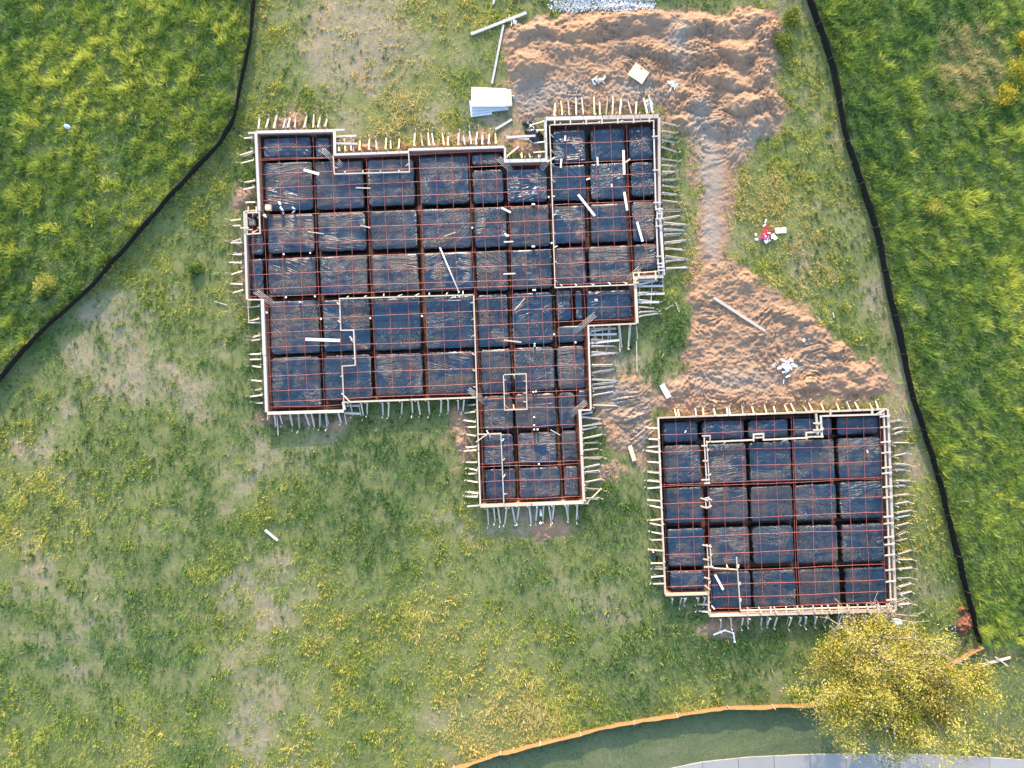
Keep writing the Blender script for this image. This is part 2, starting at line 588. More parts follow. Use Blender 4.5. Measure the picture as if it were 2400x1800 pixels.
# heaps of loose soil: plan x, plan y, radius x, radius y, height
HEAPS = [(1225, 82, 48, 26, .75), (1285, 62, 55, 24, .8), (1345, 72, 45, 26, .7), (1400, 55, 50, 30, .9), (1455, 45, 50, 30, 1.05), (1520, 42, 45, 26, .8),
         (1225, 150, 45, 40, 1.05), (1300, 120, 60, 26, .5), (1390, 115, 60, 24, .45), (1480, 110, 55, 24, .6), (1560, 125, 40, 26, .6),
         (1620, 60, 42, 26, .7), (1690, 55, 50, 24, .8), (1760, 50, 48, 24, .75), (1800, 90, 28, 40, .7), (1650, 130, 50, 30, .8),
         (1730, 120, 50, 26, .85), (1785, 165, 36, 34, .8), (1690, 190, 55, 28, 1.0), (1640, 235, 40, 30, .8), (1745, 235, 50, 30, 1.0),
         (1805, 235, 30, 36, .8), (1700, 285, 50, 28, .7), (1775, 300, 36, 30, .6), (1600, 285, 26, 20, .55), (1615, 325, 24, 22, .45),
         (1580, 215, 34, 22, .45), (1510, 175, 50, 22, .25), (1420, 170, 60, 22, .25), (1720, 350, 30, 30, .35),
         (1770, 640, 30, 22, .5), (1745, 660, 26, 26, .35), (1640, 715, 26, 26, .4), (1625, 790, 22, 26, .4), (1690, 640, 30, 22, .25),
         (1890, 745, 34, 22, .6), (1905, 780, 24, 26, .5), (1845, 735, 28, 18, .35), (1955, 815, 44, 22, .5), (2020, 860, 40, 24, .5),
         (1960, 860, 44, 20, .35), (1905, 905, 44, 18, .5), (1990, 895, 40, 18, .5), (2050, 905, 26, 18, .4), (1760, 780, 44, 18, .25),
         (1700, 760, 30, 20, .25), (1660, 860, 50, 18, .2), (1590, 905, 34, 20, .35), (1560, 945, 24, 18, .35), (1760, 870, 60, 18, .15),
         (1820, 940, 60, 14, .2), (1690, 925, 60, 14, .18), (1480, 900, 36, 22, .25), (1470, 975, 30, 24, .3), (1510, 1020, 26, 26, .35), (1445, 1035, 26, 18, .25)]


def base_height(x, y):
    """undisturbed ground"""
    return (fbm(x * 0.22, y * 0.22, 3, 3) - 0.5) * 0.16 + (fbm(x * 1.3, y * 1.3, 5, 3) - 0.5) * 0.06


def dirt_mask(x, y):
    px, py = plan(x, y)
    d = np.maximum(polydist(px, py, DIRT), polydist(px, py, DIRT2)) * S
    for cx, cy, rx, ry, h in SPILLS:
        r = np.sqrt(((px - cx) / rx) ** 2 + ((py - cy) / ry) ** 2)
        d = np.maximum(d, (1 - r) * min(rx, ry) * S)
    rag = (fbm(x * 1.1, y * 1.1, 11, 4) - 0.5) * 1.3 + (fbm(x * 5, y * 5, 12, 3) - 0.5) * 0.5
    t = sstep(-0.55, 1.0, d + rag * 1.2)
    inn = np.maximum(polydist(px, py, HOUSE), polydist(px, py, GARAGE))
    return t * (inn < -4)


def dirt_height(x, y):
    px, py = plan(x, y)
    h = np.zeros_like(x)
    wx = (fbm(x * 0.7, y * 0.7, 21, 3) - 0.5) * 60
    wy = (fbm(x * 0.7, y * 0.7, 22, 3) - 0.5) * 60
    for cx, cy, rx, ry, a in HEAPS:
        r2 = ((px + wx - cx) / rx) ** 2 + ((py + wy - cy) / ry) ** 2
        h = np.maximum(h, 0.44 * a * np.clip(1.25 * np.exp(-1.1 * r2) - 0.12, 0, 1.0))
    for cx, cy, rx, ry, a in SPILLS:
        r2 = ((px - cx) / rx) ** 2 + ((py - cy) / ry) ** 2
        h = np.maximum(h, a * np.exp(-r2 * 1.5))
    rid = 1 - np.abs(2 * fbm(x * 0.9, y * 1.3, 31, 4) - 1) * 2.2
    clod = fbm(x * 3.2, y * 3.6, 33, 3)
    fine = fbm(x * 8.5, y * 9, 35, 2)
    track = np.exp(-((px - 1676) / 34.0) ** 2) * sstep(310, 380, py) * (1 - sstep(560, 640, py))
    rough = (1 - 0.75 * track)
    # blade and bucket scrapes, running different ways
    ang = fbm(x * 0.16, y * 0.16, 41, 2) * 9.0
    u = x * np.cos(ang) + y * np.sin(ang)
    scr = vn(u * 5.0, (y * np.cos(ang) - x * np.sin(ang)) * 0.5, 43)
    scr_m = sstep(0.5, 0.62, vn(x * 0.5, y * 0.5, 44))
    h = h + rough * (0.05 * np.clip(rid, -0.4, 1) + 0.11 * (clod - 0.5) + 0.12 * (fine - 0.5) + 0.16 * scr_m * (scr - 0.5))
    # print of a crawler track
    lane = np.exp(-(((px - (1846 + 0.09 * (795 - py))) / 5.0) ** 4)) * sstep(740, 765, py) * (1 - sstep(815, 840, py))
    h = h - 0.06 * lane + 0.07 * lane * (np.sin(py * 1.25) > 0)
    return h


class Grid:
    """a field sampled once over the site and looked up bilinearly"""
    X0, Y0, ST, NX, NY = -38.0, -31.0, 0.11, 692, 564

    def __init__(self, fn):
        X, Y = np.meshgrid(self.X0 + np.arange(self.NX) * self.ST, self.Y0 + np.arange(self.NY) * self.ST)
        self.a = np.asarray(fn(X.ravel(), Y.ravel()), np.float32).reshape(self.NY, self.NX)

    def __call__(self, x, y):
        u = np.clip((x - self.X0) / self.ST, 0, self.NX - 1.001)
        v = np.clip((y - self.Y0) / self.ST, 0, self.NY - 1.001)
        i, j = u.astype(int), v.astype(int)
        fu, fv = u - i, v - j
        a = self.a
        return (a[j, i] * (1 - fu) + a[j, i + 1] * fu) * (1 - fv) + (a[j + 1, i] * (1 - fu) + a[j + 1, i + 1] * fu) * fv


DMASK = Grid(dirt_mask)
SLAB = Grid(lambda x, y: np.maximum(polydist(*plan(x, y), HOUSE), polydist(*plan(x, y), GARAGE)))
LEFTD = Grid(lambda x, y: polydist(*plan(x, y), LEFT_FIELD))
RIGHTD = Grid(lambda x, y: polydist(*plan(x, y), RIGHT_FIELD))
LAWND = Grid(lambda x, y: polydist(*plan(x, y), LAWN))
WALKD = Grid(lambda x, y: polydist(*plan(x, y), WALK_TOP + [(2570, 2000), (1400, 2000)]))


def ground_z(x, y):
    xa, ya = np.array([x], float), np.array([y], float)
    m = DMASK(xa, ya)
    b = base_height(xa, ya)
    if m[0] < 0.02: return float(b[0])
    return float(np.where(m > 0.02, np.maximum(b, b + m * (0.05 + dirt_height(xa, ya))), b)[0])


def gz(px, py):
    p = P(px, py)
    return ground_z(p.x, p.y)


# ------------------------------------------------------------------ ground sheet
def axis(lo, hi, step, far):
    core = list(np.arange(lo, hi + step / 2, step))
    out, d, v = [], step, hi
    while v < far:
        d *= 1.28
        v += d
        out.append(v)
    out2, d, v = [], step, lo
    while v > -far:
        d *= 1.28
        v -= d
        out2.append(v)
    return np.array(out2[::-1] + core + out)


gx = axis(-37, 37, 0.17, 3000)
gy = axis(-30, 30, 0.17, 3000)
GX, GY = np.meshgrid(gx, gy)
fx, fy = GX.ravel(), GY.ravel()
near = (np.abs(fx) < 60) & (np.abs(fy) < 60)
fz = np.where(near, base_height(fx, fy), 0)
px_, py_ = plan(fx, fy)
inn = np.full(fx.shape, -1e6)
inn[near] = np.maximum(polydist(px_[near], py_[near], HOUSE), polydist(px_[near], py_[near], GARAGE))
fz = np.where(inn > 1.5, -0.75, fz)


def lot_bare(x, y):
    """1 where the soil of the lot is open, 0 under a closed sward"""
    px, py = plan(x, y)
    b = fbm(x * 0.20, y * 0.24, 51, 4) * 0.9 + fbm(x * 0.9, y * 0.9, 52, 3) * 0.4 - 0.13
    for cx, cy, r, a in ((800, 60, 120, .22), (700, 130, 120, .15), (900, 110, 100, .12), (420, 560, 80, .14), (300, 880, 170, .12), (500, 790, 100, .1),
                         (180, 1240, 160, .12), (250, 1060, 200, .10), (560, 1060, 160, .08), (640, 1320, 100, .14), (1230, 1260, 110, .10), (1150, 1580, 120, .22), (1420, 1440, 90, .20),
                         (1720, 1500, 110, .14), (1990, 1470, 90, .2), (1560, 620, 60, .1), (1480, 740, 60, .12), (1740, 570, 45, .25), (1900, 610, 70, .15),
                         (1440, 850, 70, .25), (1330, 1000, 60, .2), (2130, 1130, 60, .2), (2150, 880, 50, .15), (1850, 200, 40, .15), (560, 1560, 160, .12), (520, 1750, 200, .12), (80, 1600, 140, .08),
                         (900, 1040, 120, -.16), (760, 1250, 160, -.12), (950, 1350, 150, -.08), (640, 1000, 80, -.12), (460, 420, 90, -.12), (1300, 1650, 200, -.14), (1100, 700, 10, 0), (1450, 1560, 180, -.12),
                         (900, 1560, 160, -.06), (300, 1400, 140, -.12), (1900, 400, 70, -.15), (1960, 600, 60, -.2), (2000, 760, 50, -.2), (1860, 130, 40, -.2), (940, 200, 90, -.14), (650, 250, 80, -.1)):
        b = b + a * np.exp(-(((px - cx) ** 2 + (py - cy) ** 2) / r ** 2))
    # soil worn open along the forms
    d = np.maximum(polydist(px, py, HOUSE), polydist(px, py, GARAGE))
    b = b + 0.22 * np.exp(-np.clip(-d, 0, 1e4) / 22.0) * (fbm(x * 0.5, y * 0.5, 55, 2))
    return b


gcol = np.zeros((len(fx), 3))
nb = near
gcol[:, 0] = 0.42
BARE = Grid(lot_bare)
gcol[nb, 0] = np.clip((BARE(fx[nb], fy[nb]) - 0.50) * 1.8, 0, 0.70)
lf = polydist(px_[nb], py_[nb], LEFT_FIELD)
rf = polydist(px_[nb], py_[nb], RIGHT_FIELD)
tall = sstep(-6, 6, np.maximum(lf, rf))
gcol[nb, 0] = gcol[nb, 0] * (1 - tall) + 0.15 * tall
gcol[nb, 1] = sstep(-3, 6, polydist(px_[nb], py_[nb], LAWN)) * (1 - 0.8 * sstep(2080, 2180, px_[nb]))
gcol[nb, 2] = DMASK(fx[nb], fy[nb])
nx, ny = len(gx), len(gy)
idx = np.arange(nx * ny).reshape(ny, nx)
gf = np.stack([idx[:-1, :-1], idx[:-1, 1:], idx[1:, 1:], idx[1:, :-1]], -1).reshape(-1, 4)
ground = obj('ground', mesh_np(np.stack([fx, fy, fz], 1), gf, M['ground'], True, gcol, 'ground'))
tag(ground, 'rough ground of the building lot and the fields around it', kind='structure')

# loose soil: the spread heaps and the wheel track
dx = np.arange(P(540, 0).x, P(2115, 0).x, 0.055)
dy = np.arange(P(0, 1500).y, P(0, -40).y, 0.055)
DX, DY = np.meshgrid(dx, dy)
sx, sy = DX.ravel(), DY.ravel()
dm = np.zeros(len(sx))
for i in range(0, len(sx), 200000):
    dm[i:i + 200000] = dirt_mask(sx[i:i + 200000], sy[i:i + 200000])
sz = np.full(len(sx), -0.2)
k = dm > 0.0
sz[k] = base_height(sx[k], sy[k]) - 0.04 + dm[k] * (0.09 + np.clip(dirt_height(sx[k], sy[k]), -0.04, 9))
nx, ny = len(dx), len(dy)
idx = np.arange(nx * ny).reshape(ny, nx)
ff = np.stack([idx[:-1, :-1], idx[:-1, 1:], idx[1:, 1:], idx[1:, :-1]], -1).reshape(-1, 4)
ff = ff[(dm[ff] > 0.0).all(1)]
used = np.zeros(len(sx), bool)
used[ff.ravel()] = True
remap = np.cumsum(used) - 1
spx, spy = plan(sx[used], sy[used])
dust_or_sunlit = np.zeros(len(spx))
for cx, cy, rx, ry, a in ((1665, 400, 26, 110, 1), (1640, 290, 24, 60, 1), (1668, 540, 22, 70, .9), (1250, 225, 60, 45, .9), (1330, 215, 60, 30, .7), (1500, 215, 70, 30, .7), (1590, 100, 25, 60, .8), (1440, 930, 50, 40, .9), (1500, 990, 40, 60, .7), (1700, 890, 120, 30, .5), (1760, 330, 60, 50, .6), (1860, 860, 90, 20, .4)):
    dust_or_sunlit = np.maximum(dust_or_sunlit, a * np.exp(-((spx - cx) / rx) ** 2 - ((spy - cy) / ry) ** 2))
dust_or_sunlit = np.clip(dust_or_sunlit * 1.5 * (0.5 + fbm(sx[used] * 1.5, sy[used] * 1.5, 141, 3)) - 0.1, 0, 0.9)
soil = obj('soil_heap', mesh_np(np.stack([sx, sy, sz], 1)[used], remap[ff], M['soil'], False, np.repeat(dust_or_sunlit[:, None], 3, 1), 'soil'))
tag(soil, 'orange brown loose soil spread in heaps with a wheel track', kind='structure')

# ------------------------------------------------------------------ sidewalk of separate slabs
walk = thing('sidewalk', None, None, (0, 0, 0))
walk['label'] = 'pale concrete sidewalk of square slabs along the mown strip'
walk['kind'] = 'structure'
wp = [P(*p) for p in WALK_TOP]
cum = [0]
for a, b in zip(wp, wp[1:]): cum.append(cum[-1] + (b - a).length)


def walk_at(s):
    for i in range(len(wp) - 1):
        if s <= cum[i + 1] or i == len(wp) - 2:
            t = (s - cum[i]) / (cum[i + 1] - cum[i])
            p = wp[i].lerp(wp[i + 1], t)
            d0 = (wp[min(i + 1, len(wp) - 1)] - wp[max(i - 1, 0)]).normalized()
            d1 = (wp[min(i + 2, len(wp) - 1)] - wp[i]).normalized()
            d = d0.lerp(d1, t).normalized()
            return p, Vector((d.y, -d.x, 0))


s_ = 0.0
while s_ + 2.2 < cum[-1]:
    out = []
    top = [walk_at(s_ + 0.012 + q * (2.235 - 0.024) / 3) for q in range(4)]
    out = [(p.x, p.y) for p, n in top] + [((p + n * 1.85).x, (p + n * 1.85).y) for p, n in reversed(top)]
    out = out[::-1] if True else out
    prism('slab', out[::-1], -0.1, 0.075 + random.uniform(-0.004, 0.004), M['concrete'], walk)
    s_ += 2.235

# ------------------------------------------------------------------ beam trenches
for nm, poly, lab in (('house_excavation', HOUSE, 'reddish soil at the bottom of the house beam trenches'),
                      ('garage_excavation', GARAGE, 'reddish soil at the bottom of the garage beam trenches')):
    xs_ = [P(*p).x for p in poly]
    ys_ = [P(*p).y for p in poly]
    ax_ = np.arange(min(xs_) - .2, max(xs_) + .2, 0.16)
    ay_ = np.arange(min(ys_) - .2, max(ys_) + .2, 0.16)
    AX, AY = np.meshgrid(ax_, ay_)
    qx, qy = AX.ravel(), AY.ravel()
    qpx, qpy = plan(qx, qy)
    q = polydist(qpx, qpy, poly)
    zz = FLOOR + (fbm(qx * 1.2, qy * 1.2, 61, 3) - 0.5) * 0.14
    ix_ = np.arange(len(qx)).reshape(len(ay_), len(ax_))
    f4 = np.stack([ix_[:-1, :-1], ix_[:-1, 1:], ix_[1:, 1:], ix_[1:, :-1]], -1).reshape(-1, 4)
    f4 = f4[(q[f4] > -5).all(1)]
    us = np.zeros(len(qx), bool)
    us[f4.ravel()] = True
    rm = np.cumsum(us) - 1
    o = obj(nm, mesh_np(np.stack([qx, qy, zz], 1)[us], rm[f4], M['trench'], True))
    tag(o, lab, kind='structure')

# ------------------------------------------------------------------ pads under plastic
ROT = math.radians(2.2)
HPADS = [(617, 322, 728, 369), (739, 322, 773, 368),
         (1296, 304, 1372, 379), (1385, 301, 1464, 375), (1475, 296, 1530, 371),
         (620, 380, 732, 492), (740, 377, 851, 488), (862, 372, 970, 481), (984, 366, 1098, 477), (1106, 361, 1172, 386), (1109, 398, 1179, 475),
         (1188, 395, 1282, 472), (1293, 387, 1373, 469), (1385, 382, 1467, 466), (1480, 380, 1532, 459),
         (586, 551, 616, 596), (627, 503, 736, 591), (745, 499, 857, 587), (868, 493, 977, 582), (989, 489, 1103, 581), (1112, 486, 1187, 578),
         (1195, 483, 1287, 577), (1298, 482, 1372, 569), (1385, 477, 1472, 566), (1483, 472, 1535, 564),
         (590, 607, 615, 693), (628, 604, 740, 691), (751, 600, 861, 690), (872, 596, 980, 684), (993, 592, 1107, 681), (1117, 588, 1189, 681),
         (1199, 585, 1293, 676), (1302, 580, 1372, 668), (1381, 576, 1475, 665), (1486, 572, 1540, 634),
         (633, 705, 747, 828), (757, 702, 866, 822), (876, 699, 985, 820), (998, 695, 1110, 816), (1121, 691, 1190, 812), (1201, 686, 1295, 806),
         (1304, 681, 1338, 751), (1349, 682, 1364, 749), (1376, 681, 1480, 748), (1307, 764, 1368, 802),
         (636, 837, 751, 955), (760, 833, 870, 938), (880, 829, 990, 928), (1001, 825, 1112, 924), (1128, 819, 1197, 920), (1205, 814, 1299, 915),
         (1307, 811, 1370, 911),
         (1133, 928, 1202, 1008), (1208, 923, 1302, 1003), (1311, 920, 1347, 1003), (1355, 916, 1374, 947),
         (1134, 1018, 1203, 1090), (1214, 1014, 1304, 1086), (1317, 1010, 1353, 1081),
         (1138, 1100, 1208, 1169), (1217, 1096, 1313, 1166), (1323, 1093, 1355, 1163)]
GPADS = [(1555, 989, 1635, 1035), (1647, 986, 1744, 1029), (1755, 984, 1847, 1026), (1860, 980, 1950, 1021), (1963, 977, 2059, 1017),
         (1558, 1044, 1643, 1132), (1660, 1040, 1750, 1132), (1758, 1037, 1855, 1130), (1861, 1031, 1956, 1126), (1966, 1026, 2067, 1121),
         (1561, 1143, 1647, 1226), (1661, 1143, 1753, 1224), (1761, 1140, 1858, 1221), (1866, 1137, 1961, 1220), (1970, 1129, 2072, 1215),
         (1566, 1240, 1652, 1327), (1664, 1237, 1757, 1324), (1766, 1234, 1861, 1321), (1870, 1232, 1964, 1320), (1975, 1229, 2075, 1317),
         (1571, 1340, 1654, 1381), (1669, 1341, 1760, 1424), (1767, 1338, 1866, 1424), (1875, 1335, 1970, 1424), (1983, 1332, 2081, 1418)]


def pad(parent, rect, seed, sunlit):
    x0, y0, x1, y1 = rect
    c = P((x0 + x1) / 2, (y0 + y1) / 2, PADZ)
    kk = S * (CAMH - PADZ) / CAMH
    a = (x1 - x0) * kk / 2 - 0.02
    b = (y1 - y0) * kk / 2 - 0.02
    r = min(random.uniform(0.11, 0.24), a * 0.5, b * 0.5)
    top = PADZ + random.uniform(-0.025, 0.025)
    nu = max(5, int(2 * a / 0.075))
    nv = max(5, int(2 * b / 0.075))
    U, V = np.meshgrid(np.linspace(-a, a, nu), np.linspace(-b, b, nv))
    X, Y = U.ravel().copy(), V.ravel().copy()
    ax, ay = np.abs(X) - (a - r), np.abs(Y) - (b - r)
    cm = (ax > 0) & (ay > 0)
    qx, qy = ax[cm] / r, ay[cm] / r
    f = np.maximum(qx, qy) / np.maximum(1e-9, np.hypot(qx, qy))
    X[cm] = np.sign(X[cm]) * (a - r + qx * f * r)
    Y[cm] = np.sign(Y[cm]) * (b - r + qy * f * r)
    # slack sheet: soft swells, straight creases from the pinned corners, sagging edge
    Z = (fbm(X * 1.0, Y * 1.0, seed, 3) - 0.5) * 0.07 + (fbm(X * 3.0, Y * 3.0, seed + 3, 2) - 0.5) * 0.012
    rs = np.random.default_rng(seed)
    for q in range(7):
        ox, oy = rs.uniform(-a, a), rs.uniform(-b, b)
        th = rs.uniform(0, math.pi)
        u = (X - ox) * math.cos(th) + (Y - oy) * math.sin(th)
        v = -(X - ox) * math.sin(th) + (Y - oy) * math.cos(th)
        wl = rs.uniform(0.18, 0.36)
        v = v * (1 + 0.25 * u)
        Z += rs.uniform(0.004, 0.011) * np.cos(2 * math.pi * v / wl) * np.exp(-(u / rs.uniform(0.5, 1.1)) ** 2 - (v / rs.uniform(0.3, 0.7)) ** 2)
    edge = np.minimum(a - np.abs(X), b - np.abs(Y))
    Z -= 0.05 * np.exp(-np.clip(edge, 0, 9) / 0.09)
    verts = np.stack([X, Y, Z + top], 1)
    ii = np.arange(nu * nv).reshape(nv, nu)
    faces = np.stack([ii[:-1, :-1], ii[:-1, 1:], ii[1:, 1:], ii[1:, :-1]], -1).reshape(-1, 4)
    loop = np.concatenate([ii[0, :-1], ii[:-1, -1], ii[-1, :0:-1], ii[:0:-1, 0]])
    bx, by = X[loop], Y[loop]
    rr = np.hypot(bx / a, by / b)
    nrm = np.stack([np.sign(bx) * (np.abs(bx) > a - r) * np.maximum(0.01, np.abs(bx) - (a - r)), np.sign(by) * (np.abs(by) > b - r) * np.maximum(0.01, np.abs(by) - (b - r))], 1)
    nrm /= np.maximum(1e-6, np.linalg.norm(nrm, axis=1))[:, None]
    nl = len(loop)
    base = len(verts)
    rings, rf_ = [], []
    for off, z in ((0.035, top - 0.10), (0.055, top - 0.34), (0.10, FLOOR - 0.12)):
        w = off + (vn(bx * 4 + by * 3, by * 4, seed + 9) - 0.5) * 0.05
        rings.append(np.stack([bx + nrm[:, 0] * w, by + nrm[:, 1] * w, np.full(nl, z)], 1))
    verts = np.concatenate([verts] + rings)
    prev = loop
    for q in range(3):
        cur = base + q * nl + np.arange(nl)
        rf_.append(np.stack([prev, cur, np.roll(cur, -1), np.roll(prev, -1)], 1))
        prev = cur
    faces = np.concatenate([faces] + rf_)
    verts[:, 2] -= PADZ
    m = mesh_np(verts, faces, M['plastic'], True)
    o = obj('covered_pad', m, parent, c)
    o.rotation_euler = (0, 0, ROT)
    o['sunlit'] = sunlit
    return o


hp = thing('plastic_sheeting', 'black plastic sheeting over the soil pads of the large stepped house slab', 'plastic sheeting', P(1100, 640, FLOOR))
for i, r in enumerate(HPADS):
    x0, y0, x1, y1 = r
    sunlit = random.uniform(-0.03, 0.05)  # share of painted sunlight in the pad's colour
    if x0 > 1180 and y0 < 478 and not (x0 > 1290 and y0 > 470): sunlit = -0.12  # pads in shadow: more blue shade painted in
    if y1 < 372: sunlit = -0.12
    if 790 < x0 < 1000 and 690 < y0 < 705: sunlit = -0.05
    if r in ((1304, 681, 1338, 751), (1349, 682, 1364, 749), (1376, 681, 1480, 748)): sunlit = -0.11
    pad(hp, r, 100 + i, sunlit)
gp = thing('plastic_sheeting', 'black plastic sheeting over the soil pads of the smaller rectangular garage slab', 'plastic sheeting', P(1820, 1200, FLOOR))
for i, r in enumerate(GPADS):
    sunlit = -0.12 if i < 5 else random.uniform(-0.04, 0.03)  # shadowed top row gets more painted blue shade
    if i == 23: sunlit = 0.05
    pad(gp, r, 300 + i, sunlit)


# ------------------------------------------------------------------ post-tension cables
def cable_pts(a, b, z, sag=0.02):
    a, b = P(*a, z), P(*b, z)
    n = max(3, int((b - a).length / 0.8))
    side = Vector((-(b - a).y, (b - a).x, 0)).normalized()
    pts = []
    ph = random.uniform(0, 9)
    for i in range(n + 1):
        t = i / n
        p = a.lerp(b, t)
        e = math.sin(math.pi * t)
        p = p + side * (0.05 * math.sin(ph + 5 * t) * e + random.uniform(-0.012, 0.012)) + Vector((0, 0, sag * random.uniform(-1, 1)))
        pts.append(p)
    return pts


def clip_line(poly, p, d):
    ts = []
    n = len(poly)
    for i in range(n):
        ax, ay = poly[i]
        bx, by = poly[(i + 1) % n]
        ex, ey = bx - ax, by - ay
        den = d[0] * ey - d[1] * ex
        if abs(den) < 1e-9: continue
        t = ((ax - p[0]) * ey - (ay - p[1]) * ex) / den
        u = ((ax - p[0]) * d[1] - (ay - p[1]) * d[0]) / den
        if 0 <= u < 1: ts.append(t)
    ts.sort()
    return [(ts[i], ts[i + 1]) for i in range(0, len(ts) - 1, 2)]


def lay(parent, poly, p, d, z, xmin=-1e9, xmax=1e9, r=0.0125, name='cable', mat=None):
    for t0, t1 in clip_line(poly, p, d):
        a = (p[0] + d[0] * t0, p[1] + d[1] * t0)
        b = (p[0] + d[0] * t1, p[1] + d[1] * t1)
        if b[0] < xmin or a[0] > xmax or (t1 - t0) < 25: continue
        tube(name, cable_pts(a, b, z), r, mat or M['cable'], parent, 5)


CZ = 0.485
hc = thing('cable_grid', 'grid of red post-tension cables across the large stepped house slab', 'cables', P(1100, 640, CZ))
for y, lo, hi in ((347, 0, 780), (373, 0, 790), (319, 1200, 1600), (362, 1200, 1600), (375, 900, 1200), (408, 0, 9999), (441, 0, 9999), (470, 0, 9999), (505, 0, 9999), (540, 0, 9999),
                  (572, 0, 9999), (609, 0, 9999), (643, 0, 9999), (677, 0, 9999), (694, 0, 9999), (719, 0, 9999), (750, 0, 9999), (780, 0, 9999),
                  (814, 0, 9999), (845, 0, 9999), (882, 0, 9999), (917, 0, 9999), (955, 0, 9999), (942, 1100, 9999), (981, 1100, 9999), (1022, 1100, 9999),
                  (1066, 1100, 9999), (1107, 1100, 9999), (1114, 1100, 9999), (1149, 1100, 9999), (1191, 1100, 9999)):
    lay(hc, HOUSE, (624, y), (1, -0.038), CZ, lo, hi)
for x in (586, 612, 654, 697, 736, 780, 817, 859, 898, 941, 984, 1022, 1060, 1100, 1128, 1163, 1188, 1222, 1258, 1292, 1329, 1358, 1396, 1434, 1472, 1507):
    lay(hc, HOUSE, (x, 386), (0.043, 1), CZ - 0.035, r=0.0105)
gc = thing('cable_grid', 'grid of red post-tension cables across the smaller rectangular garage slab', 'cables', P(1820, 1200, CZ))
for y in (1019, 1060, 1098, 1136, 1140, 1181, 1218, 1260, 1300, 1340, 1376, 1404, 1430):
    lay(gc, GARAGE, (1555, y), (1, -0.034), CZ)
for x in (1586, 1620, 1655, 1695, 1738, 1775, 1817, 1857, 1862, 1900, 1943, 1987, 2026, 2064):
    lay(gc, GARAGE, (x, 1058), (0.036, 1), CZ - 0.035, r=0.0105)


def inset(poly, d):
    """points of a closed clockwise plan polygon moved inwards by d plan units"""
    n = len(poly)
    res = []
    for i in range(n):
        p0, p1, p2 = poly[i - 1], poly[i], poly[(i + 1) % n]
        d1 = Vector((p1[0] - p0[0], p1[1] - p0[1])).normalized()
        d2 = Vector((p2[0] - p1[0], p2[1] - p1[1])).normalized()
        n1, n2 = Vector((-d1.y, d1.x)), Vector((-d2.y, d2.x))
        k = 1 + n1.dot(n2)
        q = (n1 + n2) * (d / max(0.3, k))
        res.append((p1[0] + q.x, p1[1] + q.y))
    return res


# edge steel in the perimeter beams and loose corner bars
he = thing('edge_reinforcement', 'rusty steel bars along the perimeter trench of the house slab', 'rebar', P(1100, 640, 0.1))
ge = thing('edge_reinforcement', 'rusty steel bars along the perimeter trench of the garage slab', 'rebar', P(1820, 1200, 0.1))
for par, poly in ((he, HOUSE), (ge, GARAGE)):
    for dd, z, rr in ((7, 0.30, 0.014), (10, 0.05, 0.016), (6, -0.15, 0.016)):
        q = inset(poly, dd)
        for i in range(len(q)):
            a, b = q[i], q[(i + 1) % len(q)]
            if math.hypot(a[0] - b[0], a[1] - b[1]) > 28:
                tube('bar', cable_pts(a, b, z, 0.01), rr, M['rebar'], par, 5)
corner_bars = [((757, 352), (780, 373)), ((790, 378), (802, 388)), ((600, 683), (640, 712)), ((1170, 372), (1200, 402)), ((1268, 396), (1290, 372)), ((1346, 778), (1395, 737)),
               ((1338, 972), (1374, 942)), ((1099, 914), (1137, 942)), ((1472, 655), (1500, 628))]
for (a, b) in corner_bars:
    d = Vector((b[0] - a[0], b[1] - a[1])).normalized()
    nrm = Vector((-d.y, d.x)) * 3.6
    for q in range(4):
        o = nrm * (q - 1.5)
        j = random.uniform(-3, 3)
        tube('corner_bar', [P(a[0] + o.x + d.x * j, a[1] + o.y + d.y * j, 0.52), P(b[0] + o.x + d.x * j, b[1] + o.y + d.y * j, 0.53)], 0.011, M['steel'], he, 5)

# ------------------------------------------------------------------ formwork
hf = thing('formwork', 'stepped timber formwork with stakes and braces around the large house slab', 'formwork', P(1100, 640, 0))
gfm = thing('formwork', 'timber formwork with stakes and braces around the smaller garage slab', 'formwork', P(1820, 1200, 0))


def wall(par, a, b, cap=0.14, capmat='weathered', thick=0.04):
    """vertical form boards with a flat cap plank in lengths"""
    A, B = P(*a, TZ), P(*b, TZ)
    d = (B - A)
    L = d.length
    d.normalize()
    out = Vector((-d.y, d.x, 0))
    n = max(1, round(L / 3.7))
    hgt = TZ + 0.42
    for i in range(n):
        q0 = A + d * (L * i / n + (0.004 if i else -thick / 2 + 0.003))
        q1 = A + d * (L * (i + 1) / n - (0.004 if i < n - 1 else -thick / 2 + 0.003))
        dz = Vector((0, 0, -hgt / 2))
        beam('form_board', q0 + dz, q1 + dz, thick, hgt, M['formply'], par)
        w = cap * random.uniform(0.88, 1.12)
        sh = out * (w / 2 - thick / 2 - 0.012 + random.uniform(-0.01, 0.01)) + Vector((0, 0, 0.022 + random.uniform(0, 0.006)))
        beam('cap_plank', q0 + sh + d * random.uniform(0.0, 0.03), q1 + sh - d * random.uniform(0.0, 0.03), w, 0.038, M[capmat], par, roll=random.uniform(-0.03, 0.03))


